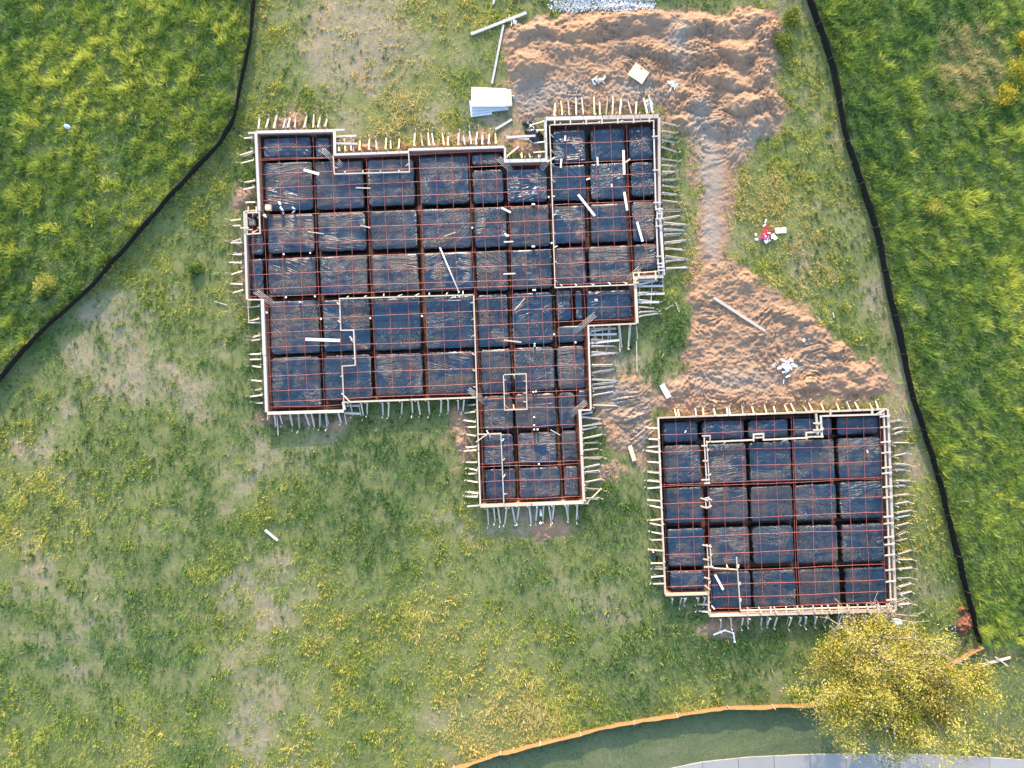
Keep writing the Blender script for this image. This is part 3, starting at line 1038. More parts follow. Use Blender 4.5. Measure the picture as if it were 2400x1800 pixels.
def braces(par, a, b, n, length, jit=0.16, mat='wood', skip=(), ends=(0.03, 0.97), twin=False):
    A, B = P(*a, 0), P(*b, 0)
    d = (B - A)
    L = d.length
    d.normalize()
    out = Vector((-d.y, d.x, 0))
    for i in range(n):
        if i in skip: continue
        t = ends[0] + (ends[1] - ends[0]) * (i + 0.5) / n + random.uniform(-0.36, 0.36) / n
        q = A + d * (L * t)
        ln = length * S * random.uniform(0.80, 1.18)
        skew = random.uniform(-jit, jit) * ln
        e = q + out * ln + d * skew
        ez = ground_z(e.x, e.y)
        st = q + out * 0.10
        tz = TZ - random.uniform(0.03, 0.16)
        m = M[mat] if random.random() < 0.62 else M[random.choice(('weathered', 'weathered', 'greytimber'))]
        beam('brace', (st.x, st.y, tz), (e.x, e.y, ez + random.uniform(0.05, 0.12)), 0.042, 0.088, m, par, roll=random.uniform(0.8, 1.5))
        tilt = Vector((random.uniform(-0.05, 0.05), random.uniform(-0.05, 0.05), 0)) + out * random.uniform(0.05, 0.28)
        s0 = e + d * 0.045
        beam('stake', (s0.x, s0.y, ez - 0.2), (s0.x + tilt.x, s0.y + tilt.y, ez + random.uniform(0.22, 0.48)), 0.05, 0.04, m, par, up=(0, 1, 0))
        s1 = q + out * 0.075 + d * random.uniform(0.07, 0.12)
        t1 = d * random.uniform(-0.10, 0.10) + out * random.uniform(0.0, 0.08)
        beam('form_stake', (s1.x, s1.y, -0.3), (s1.x + t1.x, s1.y + t1.y, TZ + random.uniform(-0.02, 0.20)), 0.05, 0.04, m, par, up=(0, 1, 0))
        if twin or random.random() < 0.35:
            low = e + d * random.uniform(-0.12, 0.12) - out * random.uniform(0.02, 0.15)
            beam('kicker', (st.x + d.x * .05, st.y + d.y * .05, 0.14), (low.x, low.y, ez + 0.03), 0.04, 0.085, m, par)


Hn = HOUSE
edges = [  # edge index, braces, length, cap width
    (0, 10, 34, .17, 'weathered', 'wood'), (1, 0, 0, .16, 'weathered', 'wood'), (2, 9, 32, .15, 'weathered', 'fresh'), (3, 0, 0, .1, 'weathered', 'wood'), (4, 13, 34, .15, 'weathered', 'fresh'),
    (5, 0, 0, .13, 'weathered', 'wood'), (6, 4, 17, .20, 'weathered', 'fresh'), (7, 4, 34, .17, 'weathered', 'wood'), (8, 14, 46, .24, 'weathered', 'fresh'),
    (9, 12, 40, .16, 'weathered', 'wood'), (10, 10, 52, .16, 'weathered', 'wood'), (11, 0, 0, .22, 'wood', 'wood'), (12, 7, 52, .16, 'wood', 'wood'), (13, 4, 56, .11, 'wood', 'wood'),
    (14, 12, 58, .10, 'wood', 'wood'), (15, 0, 0, .08, 'wood', 'wood'), (16, 12, 46, .17, 'wood', 'wood'), (17, 14, 40, .17, 'wood', 'wood'), (18, 13, 30, .09, 'wood', 'wood'),
    (19, 13, 34, .10, 'wood', 'wood'), (20, 0, 0, .16, 'wood', 'wood'), (21, 9, 34, .19, 'wood', 'wood'), (22, 12, 32, .19, 'weathered', 'wood'), (23, 0, 0, .08, 'wood', 'wood'),
    (24, 9, 34, .14, 'weathered', 'wood'), (25, 0, 0, .10, 'wood', 'wood'), (26, 6, 36, .18, 'weathered', 'wood')]
for i, n, ln, cap, cm, bm_ in edges:
    a, b = Hn[i], Hn[(i + 1) % len(Hn)]
    wall(hf, a, b, cap, cm)
    if n:
        braces(hf, a, b, n, ln, mat=bm_, twin=i in (10, 12, 14, 16))
Gn = GARAGE
for i, n, ln, cap, cm, bm_ in [(0, 21, 20, .11, 'wood', 'fresh'), (1, 23, 40, .16, 'weathered', 'wood'), (2, 18, 27, .15, 'wood', 'wood'), (3, 2, 24, .10, 'wood', 'wood'),
                               (4, 5, 20, .13, 'wood', 'wood'), (5, 19, 30, .10, 'wood', 'wood')]:
    a, b = Gn[i], Gn[(i + 1) % len(Gn)]
    wall(gfm, a, b, cap, cm)
    braces(gfm, a, b, n, ln, mat=bm_, twin=i == 1)


def flat(par, name, a, b, w=0.09, z=0.30, mat='weathered', h=0.04, z2=None):
    return beam(name, P(*a, z), P(*b, z if z2 is None else z2), w, h, M[mat], par)


# shelves of boards in the re-entrant corners
for a, b in (((787, 320), (835, 318)), ((787, 336), (838, 337)), ((1493, 658), (1542, 657)), ((1493, 671), (1555, 670)), ((1493, 690), (1558, 688)), ((1493, 709), (1545, 708)),
             ((1381, 771), (1444, 770)), ((1381, 785), (1445, 783)), ((1381, 805), (1452, 797)), ((1187, 320), (1240, 326)), ((1187, 322), (1255, 318)), ((810, 951), (844, 951)), ((808, 968), (846, 970)),
             ((1360, 972), (1388, 966))):
    flat(hf, 'brace_board', a, b, 0.13, 0.30 + random.uniform(0, 0.03))
for a, b in (((797, 318), (795, 358)), ((810, 318), (808, 360)), ((828, 318), (829, 360)), ((1500, 655), (1498, 700)), ((1529, 652), (1525, 716)), ((1553, 650), (1555, 690)),
             ((1393, 765), (1392, 800)), ((1412, 765), (1412, 800)), ((1431, 765), (1431, 800)), ((1450, 763), (1453, 826)), ((1474, 762), (1472, 820)), ((1492, 764), (1494, 795)), ((1492, 800), (1493, 872)),
             ((840, 942), (846, 975)), ((806, 963), (812, 995)), ((581, 702), (583, 752)), ((627, 968), (627, 985)), ((649, 968), (652, 1020))):
    flat(hf, 'brace_strip', a, b, 0.045, 0.26 + random.uniform(0, 0.02), 'wood', 0.035)
flat(hf, 'brace_board', (1188, 366), (1216, 343), 0.1, 0.36, 'fresh')
flat(hf, 'brace_board', (1365, 1180), (1379, 1179), 0.11, 0.42, 'wood')
flat(hf, 'brace_board', (1095, 1187), (1128, 1184), 0.10, 0.5, 'wood')
flat(hf, 'brace_board', (1378, 1176), (1410, 1144), 0.07, 0.3, 'fresh')
flat(hf, 'brace_board', (582, 312), (604, 311), 0.13, 0.5, 'weathered')
flat(hf, 'brace_board', (782, 305), (808, 304), 0.12, 0.5, 'weathered')
flat(hf, 'brace_board', (1282, 380), (1300, 369), 0.10, 0.585, 'wood')


# inner forms for steps in the slab
def inner(label, lines, w=0.06, mat='wood', z=0.60, stakes=1.1, rungs=None, side=1, group=None):
    (x0, y0) = lines[0][0]
    t = thing('step_form', label, 'form', P(x0, y0, PADZ), group)
    nl = 0
    for ln in lines:
        for a, b in zip(ln, ln[1:]):
            A, B = P(*a, z), P(*b, z)
            d = (B - A)
            L = d.length
            if L < 0.05: continue
            d.normalize()
            nl += 1
            dz = Vector((0, 0, 0.003 * (nl % 3)))
            beam('plank', A - d * w / 2 + dz, B + d * w / 2 + dz, w, 0.10, M[mat], t)
            if stakes:
                n = int(L / stakes)
                s = Vector((-d.y, d.x, 0)) * side
                for i in range(n):
                    q = A + d * (L * (i + 0.5 + random.uniform(-0.15, 0.15)) / max(1, n)) + s * (w / 2 + 0.02)
                    tip = q + s * random.uniform(0.12, 0.30) + d * random.uniform(-0.22, 0.10)
                    beam('stake', (q.x, q.y, z + 0.05), (tip.x, tip.y, PADZ - 0.12), 0.06, 0.035, M['wood'], t)
                    beam('peg', (q.x, q.y, PADZ - 0.1), (q.x + random.uniform(-.04, .04), q.y + random.uniform(-.04, .04), z + 0.13), 0.045, 0.04, M['wood'], t, up=(0, 1, 0))
    for a, b in (rungs or []):
        beam('rung', P(*a, z + 0.075), P(*b, z + 0.075), 0.085, 0.036, M[mat], t)
    return t


inner('pale plank form closing a shallow rectangle along the upper edge of the house slab', [[(781, 366), (784, 408), (960, 403), (958, 360)]], 0.06, stakes=0.95, side=1)
inner('long L-shaped plank form framing the upper right room of the house slab', [[(1288, 296), (1291, 371), (1301, 674), (1486, 667)]], 0.065, stakes=0.95, side=1)
inner('thin plank form just inside the top wall of the upper right room', [[(1290, 293), (1532, 283), (1532, 300)]], 0.05, 'wood', stakes=1.2,
      rungs=[((1300 + 37 * i, 280 - 0.9 * i), (1300 + 37 * i, 294 - 1.2 * i)) for i in range(7)])
inner('paired plank form with short rungs inside the right wall of the house slab', [[(1532, 304), (1537, 491)], [(1538, 514), (1542, 616)], [(1540, 490), (1540, 512)], [(1551, 490), (1551, 512)], [(1540, 501), (1551, 501)],
                                                                                   [(1543, 618), (1544, 640)]], 0.085, 'weathered', stakes=0,
      rungs=[((1528, 320), (1544, 319)), ((1530, 399), (1546, 398)), ((1531, 475), (1549, 474)), ((1537, 490), (1554, 489)), ((1537, 513), (1554, 512)), ((1536, 530), (1553, 529)), ((1538, 601), (1554, 600)),
             ((1540, 618), (1557, 617)), ((1541, 626), (1557, 625)), ((1541, 634), (1557, 633))])
inner('fresh plank form stepping around the lower right notch of the upper room', [[(1484, 640), (1544, 636)], [(1484, 640), (1486, 666)]], 0.06, 'fresh', stakes=1.0, side=-1, rungs=[((1497, 637), (1497, 650)), ((1536, 634), (1537, 655)), ((1484, 654), (1496, 653)), ((1486, 663), (1497, 662))])
inner('zigzag plank form around the sunken living room of the house slab', [[(1110, 691), (796, 700), (799, 774), (829, 774), (833, 856), (802, 858), (806, 942)]], 0.065, stakes=0.95, side=-1)
inner('straight plank form along the right side of the sunken living room', [[(1110, 691), (1118, 930)]], 0.075, stakes=0.9, side=-1)
inner('short slanting plank bracing the foot of the zigzag form', [[(803, 924), (820, 942)]], 0.06, stakes=0)
inner('small rectangular plank frame standing over two pads of the lower wing', [[(1180, 878), (1233, 876), (1235, 959), (1183, 961), (1180, 878)]], 0.06, stakes=0.7, side=-1)
inner('L-shaped plank form in the lower left corner of the lower wing', [[(1121, 1018), (1174, 1016), (1181, 1182)], [(1116, 1036), (1139, 1019)]], 0.06, stakes=0.95, side=1)
inner('small rectangular plank box at the left wall of the house slab', [[(578, 499), (608, 498), (610, 547), (580, 549), (578, 499)]], 0.075, stakes=0.6, side=-1,
      rungs=[((582, 484), (582, 500)), ((601, 484), (601, 500)), ((563, 534), (583, 534))])

inner('double plank form running down from the upper left step of the garage slab', [[(1650, 1026), (1656, 1133)], [(1656, 1034), (1662, 1134)], [(1646, 1022), (1664, 1021), (1664, 1036)]], 0.055, 'wood', stakes=1.2, side=1,
      rungs=[((1644, 1045), (1658, 1044)), ((1647, 1080), (1660, 1080)), ((1644, 1125), (1664, 1124)), ((1650, 1133), (1664, 1132))])
inner('long notched plank form across the upper pads of the garage slab', [[(1656, 1036), (1766, 1031)], [(1766, 1033), (1766, 1018), (1789, 1017), (1789, 1031)], [(1771, 1026), (1786, 1025)], [(1789, 1031), (1892, 1026)], [(1890, 1028), (1889, 1014), (1924, 1012)], [(1895, 1024), (1924, 1023)]],
      0.085, 'wood', stakes=1.5, side=-1)
inner('thick double post-like plank form hanging from the top wall of the garage slab', [[(1912, 966), (1916, 1016)], [(1923, 976), (1926, 1024)]], 0.12, 'wood', stakes=0.8, side=1, rungs=[((1904, 964), (1928, 963)), ((1906, 992), (1926, 991)), ((1906, 1008), (1929, 1007)), ((1908, 1024), (1930, 1023))])
inner('plank form inside the upper right corner of the garage slab', [[(1928, 975), (2066, 971)], [(1946, 961), (1946, 974)], [(2044, 957), (2044, 971)], [(2057, 970), (2070, 962)]], 0.10, 'wood', stakes=0)
inner('long plank form with cross rungs inside the right wall of the garage slab', [[(2071, 968), (2088, 1424)]], 0.065, 'wood', stakes=0,
      rungs=[((2062 + 0.036 * (y - 975), y + 2), (2086 + 0.036 * (y - 975), y - 1)) for y in (975, 1000, 1035, 1060, 1095, 1108, 1140, 1165, 1210, 1226, 1258, 1275, 1300, 1335, 1362, 1405)])
inner('short ladder-like plank frame between two left pads of the garage slab', [[(1653, 1168), (1655, 1190), (1664, 1189), (1661, 1166), (1653, 1168)]], 0.06, 'wood', stakes=0, rungs=[((1642, 1167), (1660, 1173)), ((1660, 1168), (1669, 1172)), ((1642, 1186), (1658, 1191)), ((1658, 1190), (1668, 1185))])
inner('stepped plank form enclosing the lower left corner of the garage slab', [[(1657, 1277), (1661, 1345), (1661, 1390)], [(1664, 1277), (1667, 1331), (1727, 1335)], [(1726, 1307), (1735, 1428)]], 0.055, 'wood', stakes=0.9, side=1,
      rungs=[((1646, 1277), (1668, 1281)), ((1648, 1310), (1662, 1313)), ((1650, 1329), (1672, 1328)), ((1650, 1353), (1664, 1357)), ((1652, 1372), (1664, 1382))])
inner('long plank form with crossing strips along the bottom wall of the garage slab', [[(1736, 1431), (2092, 1421)]], 0.06, 'wood', stakes=0,
      rungs=[((x, 1424 - 0.028 * (x - 1736)), (x + (9 if i % 2 else 1), 1443 - 0.02 * (x - 1736))) for i, x in enumerate((1752, 1778, 1806, 1814, 1842, 1868, 1880, 1905, 1926, 1940, 1965, 1985, 2010, 2030, 2058, 2078))])


# ------------------------------------------------------------------ loose timber, pipes and small things
def loose(name, label, cat, a, b, w, z=None, mat='wood', h=0.04, group=None, roll=0.0):
    if z is None:
        A, B = P(*a), P(*b)
        za, zb = ground_z(A.x, A.y), ground_z(B.x, B.y)
        Mx = (A + B) / 2
        zm = ground_z(Mx.x, Mx.y)
        lift = max(0, zm - (za + zb) / 2)
        za, zb = za + h / 2 + 0.05 + lift, zb + h / 2 + 0.05 + lift
    else:
        za = zb = z + h / 2
    o = beam(name, P(*a, za), P(*b, zb), w, h, M[mat], None, roll=roll)
    return tag(o, label, cat, group)


ON = CZ + 0.03
BD = 'loose boards on the slabs'
for lab, a, b, w, m in [
    ('short wide white board lying across two pads near the upper left corner of the house', (712, 398), (748, 408), .16, 'sheet'),
    ('thin pale batten lying across two pads right of the short wide white board', (834, 440), (868, 441), .06, 'wood'),
    ('pale batten tilted over the trench in the third pad row of the house', (845, 528), (868, 534), .06, 'wood'),
    ('thin white batten just below the leftmost fittings of the house slab', (722, 543), (759, 548), .045, 'wood'),
    ('short white strip standing out on the first pad of the upper right room', (1325, 318), (1324, 330), .09, 'sheet'),
    ('white board lying across the trench at the left of the upper right room', (1316, 372), (1314, 393), .10, 'sheet'),
    ('white board lying across the trench in the middle of the upper right room', (1400, 368), (1401, 388), .10, 'sheet'),
    ('long white board lying upright across a trench of the upper right room', (1461, 352), (1463, 409), .15, 'sheet'),
    ('white board below the long one in the upper right room', (1463, 450), (1470, 493), .14, 'sheet'),
    ('white board slanting across the middle trench of the upper right room', (1355, 456), (1394, 506), .14, 'sheet'),
    ('white board slanting on the right-hand pad of the upper right room', (1493, 520), (1506, 566), .14, 'sheet'),
    ('small white offcut on the middle trench of the upper right room', (1374, 421), (1383, 418), .09, 'sheet'),
    ('tiny white offcut on a pad right of the middle trench', (1433, 431), (1434, 438), .08, 'sheet'),
    ('pinkish offcut beside the long upright white board', (1466, 381), (1477, 372), .09, 'wood'),
    ('white board slanting over a trench crossing left of the upper right room', (1176, 487), (1197, 498), .11, 'sheet'),
    ('thin pale batten tilted up in the middle of the third pad row', (1041, 554), (1068, 544), .05, 'wood'),
    ('short pale board across the trench right of the third pad row middle', (1181, 567), (1203, 566), .07, 'sheet'),
    ('short pale board across the trench in the fourth pad row', (1180, 642), (1208, 641), .07, 'sheet'),
    ('large white board bridging the trench left of the sunken living room', (716, 795), (797, 798), .18, 'sheet'),
    ('thin white batten inside the upper right corner of the sunken living room', (1048, 704), (1080, 704), .05, 'wood'),
    ('short pale offcut beside the step of the zigzag form', (820, 788), (829, 803), .09, 'wood'),
    ('pale stick slanting on the pad right of the sunken living room', (1206, 727), (1230, 699), .05, 'wood'),
    ('pale board lying across the trench right of the sunken living room', (1181, 797), (1222, 802), .09, 'wood'),
    ('small white offcut on the wide pad beside the right wall step', (1394, 702), (1400, 703), .09, 'sheet'),
    ('white board slanting on the lower left pad of the garage slab', (1676, 1347), (1695, 1382), .14, 'sheet'),
    ('small white offcut on the upper right pad of the garage slab', (2032, 1055), (2034, 1061), .07, 'sheet'),
    ('small white offcut standing on the first pad of the garage slab', (1605, 1014), (1608, 1009), .06, 'sheet'),
    ('small white offcut by the lower left step of the garage slab', (1668, 1420), (1675, 1428), .09, 'sheet'),
    ('blue grey steel bar slanting over a trench crossing of the lower wing', (1290, 1007), (1313, 1020), .05, 'steel'),
]:
    loose('loose_board', lab, 'board', a, b, w, ON, m, 0.035, BD)

GB = 'loose boards on the ground'
for lab, a, b, w, m, h in [
    ('long grey white beam lying beside the soil heap at the top of the lot', (1104, 80), (1234, 30), .17, 'weathered', .09),
    ('long narrow weathered board standing off below the grey white beam', (1180, 58), (1153, 196), .13, 'weathered', .05),
    ('short pale post at the very top edge left of the soil heap', (1159, -4), (1156, 10), .12, 'weathered', .09),
    ('long white beam lying on the lower spread of orange soil', (1673, 698), (1793, 776), .17, 'weathered', .10),
    ('short grey white board in the grass above the upper house forms', (1161, 303), (1200, 280), .14, 'weathered', .04),
    ('broad grey board leaning by the upper left corner of the garage', (1551, 901), (1568, 932), .34, 'weathered', .05),
    ('tan board on the orange soil between house and garage', (1476, 1045), (1487, 1080), .26, 'osb', .05),
    ('short pale blue board alone in the meadow left of the lower wing', (621, 1242), (651, 1267), .15, 'greysheet', .04),
    ('thin pale stick in the grass right of the house step', (1559, 725), (1578, 714), .05, 'wood', .03),
    ('thin pale stick beside the other one near the orange soil', (1583, 708), (1592, 731), .05, 'wood', .03),
    ('tiny pale stick in the grass below the house step', (1551, 838), (1556, 829), .05, 'wood', .03),
    ('thin pale stick in the grass left of the house wall', (503, 706), (532, 715), .05, 'wood', .03),
    ('thin white strip in the grass below the lower spread of debris', (1836, 899), (1837, 890), .05, 'white', .03),
    ('thin pale stick on the orange soil above the white rubble', (1834, 843), (1846, 837), .06, 'wood', .03),
    ('pale strip lying in weeds right of the orange soil', (1952, 732), (1955, 745), .07, 'wood', .03),
    ('small pale offcut above the top wall of the garage', (1672, 938), (1680, 944), .12, 'osb', .05),
]:
    loose('loose_board', lab, 'board', a, b, w, None, m, h, GB)

# timber cross at the right
t = thing('timber_cross', 'pale timber with two cross pieces lying in the grass right of the tree', 'timber', P(2338, 1550))
zc = gz(2338, 1550) + 0.08
beam('rail', P(2304, 1558, zc), P(2368, 1541, zc), 0.13, 0.09, M['wood'], t)
beam('cross_piece', P(2310, 1546, zc + .075), P(2325, 1556, zc + .065), 0.08, 0.05, M['wood'], t)
beam('cross_piece', P(2333, 1540, zc + .075), P(2361, 1560, zc + .065), 0.08, 0.05, M['wood'], t)

# stack of sheets
def sheet(label, corners, z, th, mat):
    pts = [P(*c, z + th) for c in corners]
    o = prism('plywood_sheet', [(p.x, p.y) for p in reversed(pts)], z, z + th, M[mat], None)
    return tag(o, label, 'plywood sheet', 'stack of sheets in the grass above the house')


z0 = gz(1145, 240) + 0.05
sheet('lowest grey sheet of the stack, its corner sticking out at the lower left', [(1099, 236), (1152, 233), (1153, 268), (1104, 274)], z0, 0.05, 'greysheet')
sheet('wide grey sheet under the white one, turned so its edge shows below', [(1102, 235), (1186, 238), (1192, 257), (1106, 267)], z0 + .052, 0.04, 'greysheet')
sheet('grey sheet with splintered edge second from the top of the stack', [(1106, 216), (1198, 220), (1199, 249), (1109, 260)], z0 + .094, 0.05, 'greysheet')
sheet('tan sheet below the white one, a strip of it bare at the right end', [(1110, 206), (1198, 209), (1200, 247), (1112, 250)], z0 + .146, 0.08, 'osb')
sheet('top white sheet of the stack in the grass above the house', [(1105, 204), (1187, 207), (1186, 249), (1104, 249)], z0 + .228, 0.05, 'sheet')
sheet('square tan strand board lying flat on the upper soil heap', [(1490, 147), (1522, 170), (1505, 197), (1471, 174)], gz(1497, 172) + 0.10, 0.03, 'osb')


def crumple(name, label, cat, c, rx, ry, h, mat, seed, z=None, group=None, rot=0.0, n=22):
    """a creased heap of sheeting"""
    g = np.linspace(-1, 1, n)
    U, V = np.meshgrid(g, g)
    u, v = U.ravel(), V.ravel()
    r = np.sqrt(np.maximum(1e-9, u * u + v * v))
    kx = np.maximum(np.abs(u), np.abs(v)) / r
    u, v = u * kx, v * kx
    rad = np.sqrt(u * u + v * v)
    ang = np.arctan2(v, u)
    out = 1 + 0.55 * (vn(np.cos(ang) * 1.6, np.sin(ang) * 1.6, seed) - 0.5)
    x, y = u * rx * out, v * ry * out
    zz = h * (1 - rad ** 2) * (0.55 + 0.9 * np.abs(fbm(x * 3.5 / max(rx, .2), y * 3.5 / max(ry, .2), seed + 1, 4) - 0.5) * 2.2) + 0.015
    zz = np.where(rad > 0.985, -0.04, zz)
    cr, sr = math.cos(rot), math.sin(rot)
    base = P(*c)
    bz = ground_z(base.x, base.y) if z is None else z
    vv = np.stack([x * cr - y * sr, x * sr + y * cr, zz], 1)
    ii = np.arange(n * n).reshape(n, n)
    f = np.stack([ii[:-1, :-1], ii[:-1, 1:], ii[1:, 1:], ii[1:, :-1]], -1).reshape(-1, 4)
    o = obj(name, mesh_np(vv, f, M[mat], False), None, (base.x, base.y, bz))
    if label: tag(o, label, cat, group)
    return o


crumple('plastic_bundle', 'crumpled heap of black plastic against the left wall of the upper right room', 'plastic', (1252, 314), .62, .42, .42, 'bag', 501, rot=-0.9)
crumple('plastic_bundle', 'small upper lobe of crumpled black plastic on the soil heap edge', 'plastic', (1236, 290), .30, .22, .25, 'bag', 502)
crumple('plastic_bundle', 'black plastic bundle under the boards at the lower right house step', 'plastic', (1537, 661), .50, .28, .14, 'bag', 503)
crumple('plastic_bundle', 'black plastic bundle under the brace in the corner above the lower wing', 'plastic', (1106, 945), .30, .30, .16, 'bag', 504)
crumple('plastic_bundle', 'black plastic bundle at the right step of the lower wing', 'plastic', (1378, 966), .55, .20, .18, 'bag', 505, rot=0.2)
crumple('plastic_bundle', 'small black plastic bundle left of the garage wall', 'plastic', (1533, 1306), .24, .34, .2, 'bag', 506)
crumple('plastic_bundle', 'smaller black plastic scrap left of the garage below the other bundle', 'plastic', (1538, 1350), .30, .16, .14, 'bag', 507)
crumple('plastic_bundle', 'black plastic scrap at the lower right corner of the tree shade', 'plastic', (2236, 1474), .35, .25, .2, 'bag', 508)
crumple('grey_bag', 'grey blue bag hanging between the stakes above the upper right room', 'bag', (1523, 248), .26, .42, .22, 'greybag', 511, rot=0.35)
crumple('blue_wrap', 'small pale blue wrap beside the stack of sheets', 'wrap', (1203, 228), .09, .13, .12, 'bluetarp', 512)
crumple('blue_tarpaulin', 'small pale blue tarpaulin alone in the tall grass on the left', 'tarpaulin', (169, 304), .20, .13, .03, 'bluetarp', 513, z=0.50, rot=-0.5)
crumple('white_sheet', 'small white sheet on the ground between garage corner and tree', 'sheet', (2103, 1458), .35, .25, .1, 'white', 514)
crumple('rubble_heap', 'rust brown rubble heap inside the end of the right black fence', 'rubble', (2262, 1462), .50, .70, .45, 'rust', 515, rot=-0.2, n=34)
crumple('rubble_heap', 'small rust brown clod heap above the larger rubble by the fence', 'rubble', (2253, 1428), .24, .26, .28, 'rust', 516)
crumple('rust_scrap', 'dark red scrap at the top edge left of the soil heap', 'scrap', (1206, 3), .24, .16, .14, 'rust', 517)


def scraps(name, label, cat, items, group=None):
    cx = sum(i[0] for i in items) / len(items)
    cy = sum(i[1] for i in items) / len(items)
    z = gz(cx, cy)
    t = thing(name, label, cat, P(cx, cy, z), group)
    for j, (x, y, ln, w, ang, mat, pn) in enumerate(items):
        a = math.radians(ang)
        dxy = Vector((math.cos(a), math.sin(a), 0)) * (ln * S / 2)
        c = P(x, y)
        zz = ground_z(c.x, c.y) + 0.06 + 0.018 * (j % 5)
        tl = random.uniform(-0.05, 0.07)
        beam(pn, c - dxy + Vector((0, 0, zz)), c + dxy + Vector((0, 0, zz + tl)), w * S, 0.025, M[mat], t, roll=random.uniform(-0.25, 0.25))
    return t


rr = random.Random(4)
items = [(1824 + 4, 548 - 7, 26, 13, 4, 'white', 'panel_scrap'), (1812, 556, 15, 9, -55, 'white', 'panel_scrap'), (1797, 565, 13, 8, 30, 'white', 'panel_scrap'), (1790, 529, 8, 4, 40, 'white', 'offcut'),
         (1793, 519, 8, 3, 70, 'white', 'offcut'), (1773, 561, 6, 5, 0, 'white', 'offcut')]
for q in range(26):
    items.append((1793 + rr.gauss(0, 6), 542 + rr.gauss(0, 8), rr.uniform(10, 24), rr.uniform(.8, 1.6), rr.gauss(62, 22), 'redscrap', 'cable_offcut'))
for q in range(7):
    items.append((1789 + rr.gauss(0, 5), 558 + rr.gauss(0, 4), rr.uniform(8, 14), rr.uniform(1, 2), rr.uniform(0, 180), 'magenta', 'cable_offcut'))
for q in range(14):
    items.append((1788 + rr.gauss(0, 9), 555 + rr.gauss(0, 7), rr.uniform(4, 9), rr.uniform(2, 3.5), rr.uniform(0, 180), 'white', 'offcut'))
scraps('scrap_pile', 'pile of red cable offcuts and white scraps in the weeds right of the track', 'scrap pile', items)
items = []
for q in range(26):
    items.append((1844 + rr.gauss(0, 8), 862 + rr.gauss(0, 8), rr.uniform(8, 18), rr.uniform(3, 5), rr.choice((20, 55, 140, 160)) + rr.gauss(0, 15), rr.choice(('white', 'weathered', 'sheet')), 'offcut'))
for q in range(7):
    items.append((1816 + rr.gauss(0, 3), 855 + rr.gauss(0, 7), rr.uniform(5, 12), rr.uniform(1.5, 3), rr.gauss(120, 20), 'weathered', 'offcut'))
scraps('scrap_pile', 'pile of pale timber offcuts on the lower spread of orange soil', 'scrap pile', items)
items = [(1403 + rr.gauss(0, 9), 191 + rr.gauss(0, 4), rr.uniform(6, 14), rr.uniform(2, 6), rr.uniform(0, 180), rr.choice(('white', 'sheet', 'osb')), 'offcut') for q in range(14)]
scraps('scrap_pile', 'scatter of white offcuts left below the square tan board', 'scrap pile', items)
items = [(1576 + rr.gauss(0, 5), 203 + rr.gauss(0, 7), rr.uniform(8, 15), rr.uniform(1.5, 3), rr.gauss(100, 40), rr.choice(('white', 'sheet', 'weathered')), 'offcut') for q in range(18)]
scraps('scrap_pile', 'bundle of pale sticks right below the square tan board', 'scrap pile', items)
items = [(1201 + rr.gauss(0, 8), 52 + rr.gauss(0, 5), rr.uniform(5, 10), 1.6, rr.gauss(80, 14), 'white', 'offcut') for q in range(9)]
scraps('scrap_pile', 'few white strips in the grass below the long grey white beam', 'scrap pile', items)
items = [(1884 + rr.gauss(0, 6), 797 + rr.gauss(0, 4), rr.uniform(5, 9), rr.uniform(4, 7), rr.uniform(0, 90), 'weathered', 'offcut') for q in range(3)]
scraps('scrap_pile', 'few grey blocks in the hollow of the lower orange soil', 'scrap pile', items)


def box(name, label, cat, c, w, d, h, mat, z, rot=0.0):
    b = P(*c)
    bx, by, e = w / 2, d / 2, 0.012
    v = [(-bx, -by, 0), (bx, -by, 0), (bx, by, 0), (-bx, by, 0), (-bx, -by, h), (bx, -by, h), (bx, by, h), (-bx, by, h)]
    f = [(3, 2, 1, 0), (0, 1, 5, 4), (1, 2, 6, 5), (2, 3, 7, 6), (3, 0, 4, 7), (4, 5, 6, 7)]
    t = thing(name, label, cat, (b.x * (CAMH - z) / CAMH, b.y * (CAMH - z) / CAMH, z))
    t.rotation_euler = (0, 0, rot)
    o = obj('body', mesh_from(v, f, M[mat]), t)
    o.location = (0, 0, 0)
    v2, f2 = beam_geo((-bx - 0.004, 0, h + 0.004), (bx + 0.004, 0, h + 0.004), 0.05, 0.006)
    o2 = obj('tape', mesh_from(v2, f2, M['sheet']), t)
    o2.location = (0, 0, 0)
    for sgn in (-1, 1):
        v3, f3 = beam_geo((-bx * .98, sgn * by * 0.52, h + 0.003), (bx * .98, sgn * by * 0.52, h + 0.003), by * 0.88, 0.004)
        o3 = obj('flap', mesh_from(v3, f3, M[mat]), t)
        o3.location = (0, 0, 0)
    return t


box('cardboard_box', 'small tan cardboard box near the left wall of the house slab', 'box', (631, 488), .34, .34, .25, 'cardboard', PADZ + .04)
box('cardboard_box', 'tan cardboard box inside the small plank box at the left wall', 'box', (593, 523), .34, .32, .25, 'cardboard', 0.1, 0.15)


def pipe(name, label, pts, r, mat='pvc', group=None, cat='pipe', wrap=None):
    t = thing(name, label, cat, P(*pts[0]), group)
    w = [P(x, y, z) for x, y, z in pts]
    tube('pipe_run', w, r, M[mat], t, 8)
    for i, q in enumerate(w):
        if 0 < i < len(w) - 1:
            tube('elbow', [q - (q - w[i - 1]).normalized() * 0.08, q, q + (w[i + 1] - q).normalized() * 0.08], r * 1.25, M[wrap or mat], t, 8)
    e = w[-1] - w[-2]
    e.normalize()
    tube('end_cap', [w[-1] - e * 0.05, w[-1] + e * 0.012], r * 1.22, M[mat], t, 10)
    return t


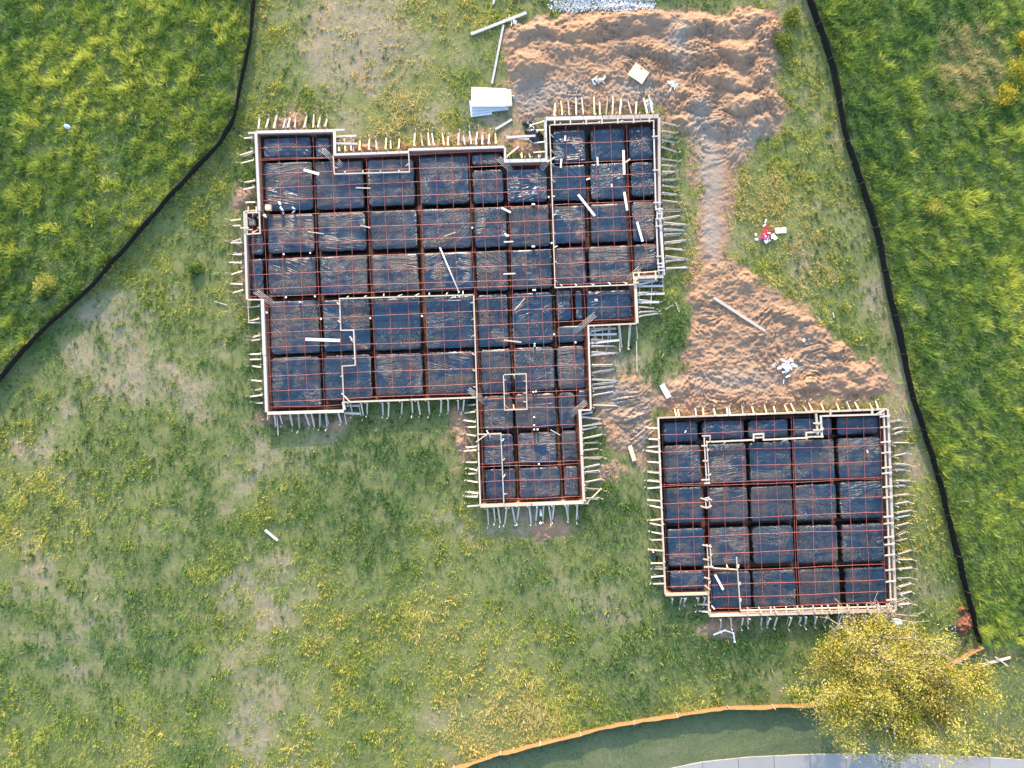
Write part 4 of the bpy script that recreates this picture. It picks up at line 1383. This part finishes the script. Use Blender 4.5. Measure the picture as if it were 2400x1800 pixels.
pipe('pvc_pipe', 'long thin white pipe slanting across a pad above the sunken living room', [(1031, 580, ON), (1076, 686, ON)], 0.035)
pipe('pvc_pipe', 'bent white pipe lying in the grass below the garage', [(1672, 1488, .16), (1699, 1477, .18), (1719, 1484, .17), (1722, 1505, .14)], 0.05)
pipe('pvc_pipe', 'white pipe piece standing in the slot below the bottom wall of the lower wing', [(1267, 1193, .15), (1268, 1209, .25)], 0.07)
pipe('pvc_pipe', 'upright white pipe end like a ring below the lower wing', [(1267, 1226, -.1), (1267, 1226.2, .3)], 0.07)
pipe('water_stub', 'white capped pipe with blue wrap on the second pad row near the left wall', [(659, 482, .1), (655, 476, .72)], 0.07, 'pvc', None, wrap='bluepipe')
pipe('water_stub', 'white and blue bent pipe in the trench right of the capped one', [(664, 503, .2), (664, 495, .62), (657, 486, .70)], 0.055, wrap='bluepipe')
pipe('water_stub', 'white and blue bent pipe farthest right among the blue wrapped ones', [(685, 500, .25), (692, 491, .62), (685, 486, .70)], 0.05, wrap='bluepipe')
pipe('water_stub', 'white capped pipe with blue wrap at the trench corner near the left wall', [(625, 510, .1), (620, 505, .70)], 0.07, wrap='bluepipe')
pipe('water_stub', 'white and blue bent pipe on the pad left of the upper right room', [(1250, 452, ON), (1250, 444, .68), (1256, 440, .72)], 0.06, wrap='bluepipe')
pipe('water_stub', 'white pipe stub by the trench with a white elbow left of the upper right room', [(1184, 547, .3), (1186, 552, .6), (1192, 553, .6)], 0.05)
G_ = 'plumbing stubs in the trenches'
for x, y, w in ((1248, 479, 'left of two in the trench left of the upper right room'), (1252, 479, 'right of two in the trench left of the upper right room'),
                (1248, 578, 'left of two in the third trench below the upper forms'), (1252, 578, 'right of two in the third trench below the upper forms'),
                (1250, 680, 'left of two beside the top of the sunken living room'), (1254, 680, 'right of two beside the top of the sunken living room'),
                (670, 697, 'in the trench above the large white board'), (738, 695, 'at the trench crossing above the large white board'), (703, 708, 'on the pad edge between two trench stubs at left'),
                (1253, 806, 'upper of two in the trench above the small plank frame'), (1253, 811, 'lower of two in the trench above the small plank frame'), (1349, 803, 'in the short trench near the right step'),
                (1250, 919, 'left of two right of the small plank frame'), (1256, 918, 'right of two right of the small plank frame'), (1252, 978, 'alone on the pad below the small plank frame'),
                (1252, 997, 'just above a close pair in the lower wing'), (1252, 1007, 'left of the close pair in the lower wing'), (1260, 1007, 'right of the close pair in the lower wing'),
                (1263, 1088, 'in the lowest trench of the lower wing'), (1107, 534, 'in a trench above the long slanting pipe'), (1286, 462, 'beside the long L-shaped form near its top'),
                (1293, 570, 'beside the long L-shaped form at mid height'), (665, 596, 'left one in the trench below the small box'), (727, 593, 'right one in the trench below the small box'),
                (625, 733, 'against the left wall below the step'), (752, 748, 'in the trench left of the zigzag form'), (868, 746, 'in the left trench of the sunken living room'),
                (989, 741, 'in the right trench of the sunken living room'), (1299, 784, 'in the trench left of the short pad by the right step')):
    t = thing('pipe_stub', 'white plumbing stub ' + w, 'pipe', P(x, y, FLOOR), G_)
    tube('riser', [P(x, y, FLOOR), P(x, y, 0.45)], 0.045, M['pvc'], t, 8)
    tube('end_cap', [P(x, y, 0.4), P(x, y, 0.6 + random.uniform(0, .1))], 0.057, M['pvc'], t, 10)


# ------------------------------------------------------------------ silt fences
def fence(label, line, hgt, mat, post_gap, lean=0.0, side=1):
    pts = [P(*p) for p in line]
    dense = []
    for a, b in zip(pts, pts[1:]):
        n = max(1, int((b - a).length / 0.22))
        for i in range(n): dense.append(a.lerp(b, i / n))
    dense.append(pts[-1])
    # smooth the bends a little
    for _ in range(4):
        dense = [dense[0]] + [(dense[i - 1] + dense[i] * 2 + dense[i + 1]) / 4 for i in range(1, len(dense) - 1)] + [dense[-1]]
    n = len(dense)
    t = thing('silt_fence', label, 'fence', (dense[0].x, dense[0].y, 0))
    rows = [(-0.12, 0.0), (0.15, 0.25), (0.4, 0.5), (0.65, 0.8), (1.0, 1.0)]
    verts, faces = [], []
    cum_ = 0
    posts = []
    nextp = 0.6
    for i, p in enumerate(dense):
        d = (dense[min(i + 1, n - 1)] - dense[max(i - 1, 0)]).normalized()
        s = Vector((-d.y, d.x, 0)) * side
        if i: cum_ += (p - dense[i - 1]).length
        if cum_ > nextp:
            posts.append((p.copy(), s.copy(), d.copy()))
            nextp += post_gap * random.uniform(0.85, 1.15)
        ph = (cum_ % post_gap) / post_gap
        sag = math.sin(math.pi * ph)
        bx = p.x
        wob = float(fbm(np.array([cum_ * 0.9]), np.array([line[0][0] * 1.0]), 71, 3)[0]) - 0.5
        g = ground_z(p.x, p.y) if True else 0
        top = hgt - 0.07 * sag + 0.10 * wob
        for f, o in rows:
            off = s * (lean * f + 0.16 * wob * o + 0.05 * sag * math.sin(f * 3))
            for th in (0, 1):
                q = p + off + s * (0.012 * th)
                verts.append((q.x, q.y, g + (f * top if f > 0 else f)))
    m = len(rows)
    for i in range(n - 1):
        for r_ in range(m - 1):
            for th in (0, 1):
                a = (i * m + r_) * 2 + th
                b = ((i + 1) * m + r_) * 2 + th
                c, dd = b + 2, a + 2
                faces.append((a, b, c, dd) if th == 0 else (dd, c, b, a))
        a = (i * m + m - 1) * 2
        b = ((i + 1) * m + m - 1) * 2
        faces.append((a, b, b + 1, a + 1))
    obj('fabric', mesh_from(verts, faces, M[mat], True), t)
    for p, s, d in posts:
        g = ground_z(p.x, p.y)
        q = p - s * 0.045
        k_ = Vector((random.uniform(-.05, .05), random.uniform(-.05, .05), 0)) + s * lean
        beam('post', (q.x, q.y, g - 0.3), (q.x + k_.x, q.y + k_.y, g + hgt + random.uniform(0.02, 0.14)), 0.045, 0.045, M['greytimber'] if mat == 'tanfabric' else M['darkpost'], t, up=(0, 1, 0))
    return t


fence('black fabric silt fence bending around the tall grass on the left', LEFT_FENCE, 0.64, 'fabric', 2.6, 0.05, 1)
fence('black fabric silt fence between the lot and the tall grass on the right', RIGHT_FENCE, 0.62, 'fabric', 2.6, 0.05, 1)
fence('tan fabric silt fence curving above the mown strip', LOWER_FENCE, 0.50, 'tanfabric', 2.9, 0.04, -1)


# ------------------------------------------------------------------ grass
def blades(x, y, h, w, lean, col, z=None, dirx=None, diry=None, kink=False):
    n = len(x)
    z = base_height(x, y) if z is None else z
    th = rng.uniform(0, 2 * np.pi, n)
    fx_, fy_ = np.cos(th), np.sin(th)
    ld = rng.uniform(0, 2 * np.pi, n)
    lx, ly = np.cos(ld) * lean * h, np.sin(ld) * lean * h
    if dirx is not None:
        lx, ly = lx * 0.45 + dirx * h, ly * 0.45 + diry * h
    v = np.zeros((n, 3, 3), np.float32)
    v[:, 0] = np.stack([x - fx_ * w / 2, y - fy_ * w / 2, z - 0.02], 1)
    v[:, 1] = np.stack([x + fx_ * w / 2, y + fy_ * w / 2, z - 0.02], 1)
    v[:, 2] = np.stack([x + lx, y + ly, z + h], 1)
    c = np.repeat(col[:, None, :], 3, 1)
    return v.reshape(-1, 3), c.reshape(-1, 3)


def pal(t, stops):
    t = np.clip(t, 0, 1)
    xs = [s for s, c in stops]
    return np.stack([np.interp(t, xs, [c[k] for s, c in stops]) for k in range(3)], 1)


YEL = ((900, 1420, 240, .30), (330, 1330, 220, .28), (1150, 1640, 200, .22), (110, 1120, 160, .22), (960, 210, 120, .25), (1480, 1640, 200, .18), (60, 1380, 120, .25), (700, 230, 100, .15), (420, 1000, 160, .18),
       (900, 1040, 130, -.35), (620, 1000, 90, -.25), (1550, 760, 80, -.3), (450, 480, 110, -.25), (1430, 1560, 120, -.1), (760, 1260, 110, -.2), (1720, 1500, 90, -.2), (640, 1650, 120, -.15))


def yellowing(x, y):
    px, py = plan(x, y)
    t = 0
    for cx, cy, r, a in YEL:
        t = t + a * np.exp(-(((px - cx) ** 2 + (py - cy) ** 2) / r ** 2))
    return t


class Sward:
    def __init__(self): self.v, self.c = [], []

    def add(self, vc):
        self.v.append(vc[0])
        self.c.append(vc[1])

    def build(self, name, label):
        v = np.concatenate(self.v)
        c = np.concatenate(self.c)
        f = np.arange(len(v)).reshape(-1, 3)
        o = obj(name, mesh_np(v, f, M['grass'], False, c, name))
        tag(o, label, 'grass', kind='stuff')
        return o


TALL = [(0.0, (0.070, 0.155, 0.050)), (0.3, (0.180, 0.300, 0.062)), (0.6, (0.380, 0.455, 0.075)), (1.0, (0.64, 0.62, 0.12))]


def field(poly, name, label, dry=False):
    pts = np.array([P(*p)[:2] for p in poly])
    lo, hi = pts.min(0), pts.max(0)
    area = (hi[0] - lo[0]) * (hi[1] - lo[1])
    sw = Sward()
    # tussocks
    n = int(area * 9.5)
    cx, cy = rng.uniform(lo[0], hi[0], n), rng.uniform(lo[1], hi[1], n)
    px, py = plan(cx, cy)
    FD = LEFTD if poly is LEFT_FIELD else RIGHTD
    ok = FD(cx, cy) > 10
    if dry:
        ok &= ~((np.hypot(px - 2345, py - 190) < 70) & (fbm(cx * .6, cy * .6, 88, 2) < 0.45))
    cx, cy, px, py = cx[ok], cy[ok], px[ok], py[ok]
    big = fbm(cx * 0.35, cy * 0.35, 81, 3)
    hh = 0.13 + 0.46 * np.clip((fbm(cx * 1.05, cy * 1.05, 181, 2) * 0.7 + big * 0.3 - 0.22) * 1.7, 0, 1) * rng.uniform(0.4, 1.3, len(cx))
    tone = np.clip(fbm(cx * 0.18, cy * 0.18, 82, 3) * 1.1 - 0.1 + rng.normal(0, 0.22, len(cx)) + (hh - 0.42) * 0.9, 0, 1)
    straw = np.zeros(len(cx))
    if dry:
        g = np.exp(-(((px - 2270) / 110) ** 2 + ((py - 150) / 130) ** 2))
        straw = ((g * 0.9 + rng.uniform(0, 1, len(cx)) * 0.35) > 0.72).astype(float)
    nb_ = 50
    k = len(cx)
    bx = np.repeat(cx, nb_) + rng.normal(0, 0.10, k * nb_)
    by = np.repeat(cy, nb_) + rng.normal(0, 0.10, k * nb_)
    ox, oy = bx - np.repeat(cx, nb_), by - np.repeat(cy, nb_)
    h = np.repeat(hh, nb_) * rng.uniform(0.55, 1.1, k * nb_)
    t = np.repeat(tone, nb_) + rng.normal(0, 0.15, k * nb_)
    col = pal(t, TALL)
    st = np.repeat(straw, nb_)[:, None]
    col = col * (1 - st) + st * np.array([0.50, 0.43, 0.21]) * rng.uniform(0.7, 1.1, (k * nb_, 1))
    sw.add(blades(bx, by, h, rng.uniform(0.026, 0.046, k * nb_), 1.1, col, None, ox * 2.0 + 0.10, oy * 2.0 - 0.08))
    # undergrowth
    n = int(area * 110)
    x, y = rng.uniform(lo[0], hi[0], n), rng.uniform(lo[1], hi[1], n)
    px, py = plan(x, y)
    ok = FD(x, y) > 4
    x, y = x[ok], y[ok]
    t = fbm(x * 0.5, y * 0.5, 84, 3) * 0.7 + rng.normal(0, 0.12, len(x)) - 0.1
    sw.add(blades(x, y, rng.uniform(0.10, 0.30, len(x)), rng.uniform(0.03, 0.05, len(x)), 1.0, pal(t, TALL)))
    sw.build(name, label)


field(LEFT_FIELD, 'tall_grass', 'tall green grass filling the field left of the black fence')
field(RIGHT_FIELD, 'tall_grass', 'tall green grass with straw patches right of the black fence', True)

LOT = [(0.0, (0.105, 0.205, 0.065)), (0.35, (0.180, 0.270, 0.060)), (0.6, (0.33, 0.38, 0.065)), (0.85, (0.50, 0.47, 0.085)), (1.0, (0.58, 0.47, 0.19))]
sw = Sward()
x0, x1 = P(-120, 0).x, P(2520, 0).x
y0, y1 = P(0, 1900).y, P(0, -100).y
n = 700000
x, y = rng.uniform(x0, x1, n), rng.uniform(y0, y1, n)
bare = BARE(x, y)
clump = fbm(x * 1.4, y * 1.4, 91, 3)
keep = rng.uniform(0, 1, n) < np.clip((0.92 - bare) * 1.7 + (clump - 0.5) * 1.2, 0.15, 1)
x, y, bare, clump = x[keep], y[keep], bare[keep], clump[keep]
px, py = plan(x, y)
ok = (LEFTD(x, y) < 4) & (RIGHTD(x, y) < 4) & ((LAWND(x, y) < 2) | ((px > 2120) & (rng.uniform(0, 1, len(px)) < 0.6)))
x, y, px, py, bare, clump = x[ok], y[ok], px[ok], py[ok], bare[ok], clump[ok]
ok = (SLAB(x, y) < -3) & (WALKD(x, y) < -1)
x, y, px, py, bare, clump = x[ok], y[ok], px[ok], py[ok], bare[ok], clump[ok]
ok = DMASK(x, y) < rng.uniform(0.1, 0.95, len(x)) ** 1.5
x, y, px, py, bare, clump = x[ok], y[ok], px[ok], py[ok], bare[ok], clump[ok]
tone = yellowing(x, y) + fbm(x * 0.13, y * 0.13, 93, 3) * 1.9 - 0.6 + (clump - 0.5) * 0.8 + rng.normal(0, 0.13, len(x))
lush = sstep(0.5, 0.62, fbm(x * 0.3, y * 0.3, 95, 3))
hh = (0.05 + 0.17 * np.clip((clump - 0.3) * 2.2, 0, 1) * (0.5 + 0.8 * lush)) * rng.uniform(0.6, 1.25, len(x))
sw.add(blades(x, y, hh, rng.uniform(0.022, 0.045, len(x)), 1.3, pal(tone, LOT)))
# tufts: small fans of blades that share a colour
n = 140000
wx, wy = rng.uniform(x0, x1, n), rng.uniform(y0, y1, n)
bare = BARE(wx, wy)
clump = fbm(wx * 1.1, wy * 1.1, 191, 3)
ok = (rng.uniform(0, 1, n) < np.clip((0.95 - bare) * 1.6 + (clump - 0.5) * 1.4, 0.22, 1)) & (LEFTD(wx, wy) < -3) & (RIGHTD(wx, wy) < -3) & (SLAB(wx, wy) < -4) & (WALKD(wx, wy) < -3) & (DMASK(wx, wy) < rng.uniform(0.1, 0.98, n))
ok &= (LAWND(wx, wy) < -2) | ((wx > P(2120, 0).x) & (rng.uniform(0, 1, n) < 0.5))
wx, wy, clump, bare = wx[ok], wy[ok], clump[ok], bare[ok]
k = len(wx)
nb_ = 9
sz_ = rng.uniform(0.05, 0.145, k) * (0.7 + 0.9 * np.clip((clump - 0.3) * 2, 0, 1)) * (1.15 - 0.4 * np.clip(bare, 0, 1))
tone = np.clip(yellowing(wx, wy) + fbm(wx * 0.13, wy * 0.13, 93, 3) * 2.0 - 0.64 + (clump - 0.5) * 0.7 + rng.normal(0, 0.20, k), 0, 1)
a_ = rng.uniform(0, 6.283, k * nb_)
sr = np.repeat(sz_, nb_)
r_ = sr * rng.uniform(0.2, 1.0, k * nb_)
ox, oy = np.cos(a_) * r_, np.sin(a_) * r_
sw.add(blades(np.repeat(wx, nb_) + ox * 0.5, np.repeat(wy, nb_) + oy * 0.5, sr * rng.uniform(0.7, 1.3, k * nb_), sr * rng.uniform(0.25, 0.45, k * nb_), 0.8,
              pal(np.repeat(tone, nb_) + rng.normal(0, 0.08, k * nb_), LOT), None, ox / sr * 0.9, oy / sr * 0.9))
# leafy weeds: small rosettes of broad leaves
n = 20000
wx, wy = rng.uniform(x0, x1, n), rng.uniform(y0, y1, n)
px, py = plan(wx, wy)
dens = 0.05 + sum(a * np.exp(-(((px - cx) / rx) ** 2 + ((py - cy) / ry) ** 2)) for cx, cy, rx, ry, a in
                  ((1700, 1520, 260, 110, .9), (1950, 480, 110, 220, .8), (1500, 1440, 120, 60, .6), (120, 1150, 200, 250, .45), (1880, 640, 80, 80, .5), (2150, 1300, 60, 120, .6), (940, 1020, 200, 40, .3), (2330, 1450, 80, 120, .6), (1000, 330, 250, 20, .4)))
ok = (rng.uniform(0, 1, n) < dens) & (SLAB(wx, wy) < -6) & (LEFTD(wx, wy) < -6) & (LAWND(wx, wy) < -8)
wx, wy = wx[ok], wy[ok]
ok = DMASK(wx, wy) < 0.2
wx, wy = wx[ok], wy[ok]
nb_ = 9
k = len(wx)
rz = rng.uniform(0.10, 0.26, k)
bx = np.repeat(wx, nb_) + rng.normal(0, 0.05, k * nb_)
by = np.repeat(wy, nb_) + rng.normal(0, 0.05, k * nb_)
tt = np.repeat(np.clip(rng.normal(0.45, 0.22, k), 0, 1), nb_) + rng.normal(0, .1, k * nb_)
wc = pal(tt, [(0, (0.05, 0.11, 0.03)), (0.5, (0.13, 0.19, 0.05)), (1, (0.40, 0.41, 0.17))])
sw.add(blades(bx, by, np.repeat(rz, nb_) * rng.uniform(.6, 1.1, k * nb_), np.repeat(rz * 0.42, nb_), 1.0, wc))
sw.build('meadow_grass', 'patchy short grass and leafy weeds covering the building lot')

# mown strip
sw = Sward()
n = 200000
x, y = rng.uniform(P(880, 0).x, P(2520, 0).x, n), rng.uniform(P(0, 1880).y, P(0, 1500).y, n)
px, py = plan(x, y)
ok = (LAWND(x, y) > 3) & (WALKD(x, y) < -1)
x, y = x[ok], y[ok]
px, py = plan(x, y)
edge = np.exp(-np.clip(LAWND(x, y) - 8, 0, 999) / 10)
t = fbm(x * 0.6, y * 0.6, 97, 4) * 1.3 - 0.3 + rng.normal(0, .22, len(x))
col = pal(t, [(0, (0.070, 0.120, 0.045)), (0.5, (0.130, 0.180, 0.065)), (1, (0.24, 0.26, 0.10))])
sw.add(blades(x, y, (0.035 + 0.12 * edge * rng.uniform(0, 1, len(x))) * rng.uniform(.7, 1.2, len(x)), rng.uniform(.025, .05, len(x)), 1.2, col))
sw.build('lawn', 'short mown grass between the tan fence and the sidewalk')

# gravel at the top edge
n = 9000
x, y = rng.uniform(P(1270, 0).x, P(1560, 0).x, n), rng.uniform(P(0, 45).y, P(0, -60).y, n)
px, py = plan(x, y)
gd = np.minimum(1, (30 - py + 10 * (fbm(x, y, 99, 2) - .5)) / 14) * (1 - sstep(0.7, 1.0, np.abs(px - 1415) / 135))
ok = rng.uniform(0, 1, n) < gd
x, y = x[ok], y[ok]
k = len(x)
oct_v = np.array([(1, 0, 0), (0, 1, 0), (-1, 0, 0), (0, -1, 0), (0, 0, 1), (0, 0, -1)], float)
oct_f = np.array([(0, 1, 4), (1, 2, 4), (2, 3, 4), (3, 0, 4), (1, 0, 5), (2, 1, 5), (3, 2, 5), (0, 3, 5)])
sc = rng.uniform(0.025, 0.065, (k, 1, 1)) * rng.uniform(0.6, 1.3, (k, 6, 3))
th = rng.uniform(0, 6.28, k)
vv = oct_v[None] * sc
vx = vv[:, :, 0] * np.cos(th)[:, None] - vv[:, :, 1] * np.sin(th)[:, None] + x[:, None]
vy = vv[:, :, 0] * np.sin(th)[:, None] + vv[:, :, 1] * np.cos(th)[:, None] + y[:, None]
bzz = base_height(x, y) + dirt_mask(x, y) * (0.05 + np.clip(dirt_height(x, y), 0, 9)) + 0.03
vz = vv[:, :, 2] + bzz[:, None]
ff = (oct_f[None] + 6 * np.arange(k)[:, None, None]).reshape(-1, 3)
go = obj('gravel', mesh_np(np.stack([vx, vy, vz], -1).reshape(-1, 3), ff, M['gravel'], False))
tag(go, 'pale crushed stone spread at the top edge of the soil heap', 'gravel', kind='stuff')


# ------------------------------------------------------------------ shrubs and tree
def leaf_cloud(centers, spread, per, size, stops, tone_sd=0.18, zsq=0.8):
    k = len(centers)
    c = np.repeat(np.asarray(centers), per, 0)
    n = len(c)
    off = rng.normal(0, 1, (n, 3)) * np.repeat(np.asarray(spread), per)[:, None]
    off[:, 2] *= zsq
    p = c + off
    d = rng.normal(0, 1, (n, 3))
    d[:, 2] = d[:, 2] * 0.6
    d /= np.linalg.norm(d, axis=1)[:, None]
    e = rng.normal(0, 1, (n, 3))
    e -= (e * d).sum(1)[:, None] * d
    e /= np.linalg.norm(e, axis=1)[:, None]
    s = size * rng.uniform(0.6, 1.3, (n, 1))
    v = np.stack([p - d * s, p + e * s * 0.42, p + d * s, p - e * s * 0.42], 1).reshape(-1, 3)
    t = np.repeat(np.repeat(rng.uniform(0, 1, k), per) * 0.75 + rng.normal(0.12, tone_sd, n), 4)
    return v, pal(t, stops)


def tree(label, base, height, crown_r):
    b = P(*base)
    bz = base_height(np.array([b.x]), np.array([b.y]))[0]
    t = thing('tree', label, 'tree', (b.x, b.y, bz))
    R = random.Random(12)
    tips = []
    limbs = [[], []]

    def grow(p, d, length, r, lev, bucket):
        n = 4 if lev < 3 else 3
        pts = [p]
        q, dd = p.copy(), d.copy()
        for i in range(n):
            dd = (dd + Vector((R.gauss(0, .16), R.gauss(0, .16), R.gauss(0.03, .10)))).normalized()
            q = q + dd * (length / n)
            pts.append(q.copy())
            if lev >= 2: tips.append((q.copy(), lev))
        v, f = tube_geo(pts, r, 6 if lev < 2 else 4, r * 0.6)
        bucket.append((v, f))
        if lev >= 4: return
        kids = {0: 8, 1: 5, 2: 4, 3: 3}[lev]
        for c in range(kids):
            at = R.uniform(0.35, 1.0) if lev else R.uniform(0.72, 1.0)
            i = min(n - 1, int(at * n))
            o = pts[i].lerp(pts[i + 1], at * n - i if at < 1 else 1)
            a = 2 * math.pi * (c + R.uniform(-.3, .3)) / kids
            if lev == 0:
                el = R.uniform(0.30, 1.0)
                nd = Vector((math.cos(a) * math.cos(el), math.sin(a) * math.cos(el), math.sin(el)))
                ln = R.uniform(0.70, 0.82) * crown_r
            else:
                side = Vector((R.gauss(0, 1), R.gauss(0, 1), R.gauss(0.0, .6))).normalized()
                nd = (dd * 0.75 + side * 0.8).normalized()
                if nd.z < -0.15: nd.z *= 0.2
                ln = length * R.uniform(0.48, 0.68)
            grow(o, nd.normalized(), ln, r * (0.50 if lev == 0 else 0.52), lev + 1, bucket if lev else limbs_list[c])

    limbs_list = [[] for _ in range(8)]
    trunk = []
    grow(Vector((0, 0, -0.15)), Vector((0.02, 0.03, 1)), height * 0.40, 0.27, 0, trunk)

    def join(parts):
        V, F, o = [], [], 0
        for v, f in parts:
            V += v
            F += [tuple(i + o for i in q) for q in f]
            o += len(v)
        return V, F

    V, F = join(trunk)
    o = obj('trunk', mesh_from(V, F, M['bark'], True), t)
    o.location = (0, 0, 0)
    for lb in limbs_list:
        V, F = join(lb)
        o = obj('limb', mesh_from(V, F, M['bark'], True), t)
        o.location = (0, 0, 0)
    cs = np.array([tuple(p) for p, l in tips])
    keep_ = rng.uniform(0, 1, len(cs)) < 0.9
    cs = cs[keep_]
    cs = cs[((cs[:, 0] / 5.3) ** 2 + (cs[:, 1] / 4.3) ** 2) < 1.0]
    # outer sprays on long twigs fill the rim of the crown
    ex = []
    while len(ex) < 210:
        a, u = rng.uniform(0, 6.283), rng.uniform(0.45, 1.0)
        z = rng.uniform(2.4, 6.4)
        k_ = math.sqrt(max(0.05, 1 - ((z - 4.0) / 3.4) ** 2)) * u * (0.82 + 0.32 * vn(np.array([math.cos(a) * 2.2]), np.array([math.sin(a) * 2.2]), 77)[0])
        ex.append((math.cos(a) * 5.3 * k_, math.sin(a) * 4.3 * k_, z))
    ex = np.array(ex)
    tw = []
    for q in ex:
        n0 = cs[np.argmin(((cs - q) ** 2).sum(1) + 4 * (np.hypot(cs[:, 0], cs[:, 1]) > np.hypot(q[0], q[1])))]
        mid = (n0 + q) / 2 + rng.normal(0, 0.12, 3)
        tw.append(tube_geo([tuple(n0), tuple(mid), tuple(q)], 0.022, 4, 0.008))
    V, F = join(tw)
    o = obj('twig', mesh_from(V, F, M['bark'], True), t)
    o.location = (0, 0, 0)
    o['kind'] = 'stuff'
    cs = np.concatenate([cs, np.repeat(ex, 2, 0) + rng.normal(0, 0.16, (len(ex) * 2, 3))])
    dens = fbm(cs[:, 0] * 0.75, cs[:, 1] * 0.75, 131, 2)
    cs = cs[rng.uniform(0, 1, len(cs)) < np.clip((dens - 0.28) * 3.2, 0.10, 1)]
    stops = [(0.0, (0.085, 0.10, 0.020)), (0.4, (0.30, 0.28, 0.045)), (0.75, (0.51, 0.44, 0.072)), (1.0, (0.52, 0.42, 0.18))]
    per = max(4, int(95000 / max(1, len(cs))))
    v, c = leaf_cloud(cs, np.full(len(cs), 0.27), per, 0.066, stops, 0.24)
    f = np.arange(len(v)).reshape(-1, 4)
    o = obj('crown', mesh_np(v, f, M['leaf'], False, c), t)
    o.location = (0, 0, 0)
    o['kind'] = 'stuff'
    print('tree tips', len(cs), 'leaves', len(f))
    # darker clumps of mistletoe
    ms = [cs[i] for i in rng.choice(len(cs), 16, replace=False)]
    for q in ms:
        v, c = leaf_cloud(np.array([[0, 0, 0]]) + rng.normal(0, .1, (5, 3)), np.full(5, 0.16), 90, 0.05, [(0, (0.07, 0.10, 0.008)), (1, (0.22, 0.22, 0.012))])
        o = obj('mistletoe', mesh_np(v, np.arange(len(v)).reshape(-1, 4), M['leaf'], False, c), t)
        o['kind'] = 'stuff'
        o.location = q
    return t


tree('yellow green deciduous tree in front of the lower right corner of the garage', (2012, 1556), 7.0, 4.3)


def shrub(label, c, r, h, stops, seed, per=60, group=None):
    b = P(*c)
    bz = base_height(np.array([b.x]), np.array([b.y]))[0]
    t = thing('shrub', label, 'shrub', (b.x, b.y, bz), group)
    k = 26
    cs = rng.normal(0, 1, (k, 3))
    cs /= np.linalg.norm(cs, axis=1)[:, None]
    cs = cs * rng.uniform(0.35, 1, (k, 1)) * np.array([r, r, h * .5])
    cs[:, 2] = np.abs(cs[:, 2]) + h * 0.35
    v, c_ = leaf_cloud(cs, np.full(k, r * 0.24), per, 0.055, stops)
    o = obj('foliage', mesh_np(v, np.arange(len(v)).reshape(-1, 4), M['leaf'], False, c_), t)
    o.location = (0, 0, 0)
    o['kind'] = 'stuff'
    parts = []
    for q in cs[::4]:
        v, f = tube_geo([(0, 0, -0.05), (q[0] * .4, q[1] * .4, q[2] * .5), tuple(q)], 0.018, 4, 0.006)
        o = obj('stem', mesh_from(v, f, M['bark'], True), t)
        o.location = (0, 0, 0)
    return t


OR = [(0, (0.12, 0.16, 0.02)), (0.45, (0.32, 0.30, 0.03)), (0.85, (0.54, 0.40, 0.03)), (1, (0.56, 0.26, 0.02))]
YG = [(0, (0.10, 0.14, 0.02)), (0.5, (0.26, 0.27, 0.04)), (1, (0.42, 0.38, 0.08))]
shrub('orange flowering shrub at the right edge among straw grass', (2378, 172), 0.85, 1.0, OR, 1)
shrub('lower orange flowering shrub beside the other at the right edge', (2348, 232), 0.6, 0.8, OR, 2)
shrub('yellow green flowering shrub at the far right edge above the orange ones', (2392, 100), 0.5, 0.7, OR, 3)
shrub('small yellow shrub alone in the right-hand tall grass', (2183, 494), 0.55, 0.7, YG, 4)
shrub('pale yellow green shrub just outside the left fence', (112, 668), 0.65, 0.8, YG, 5)
shrub('dark green weed clump alone on the bare meadow inside the left fence', (462, 632), 0.38, 0.4, [(0, (0.04, 0.09, 0.02)), (1, (0.14, 0.20, 0.03))], 6)
shrub('green bush at the right edge of the upper soil heap', (1838, 100), 0.65, 0.6, [(0, (0.05, 0.10, 0.02)), (1, (0.22, 0.25, 0.03))], 7)
shrub('green bush below the other at the right edge of the upper soil heap', (1855, 45), 0.6, 0.6, [(0, (0.05, 0.10, 0.02)), (1, (0.24, 0.26, 0.03))], 8)
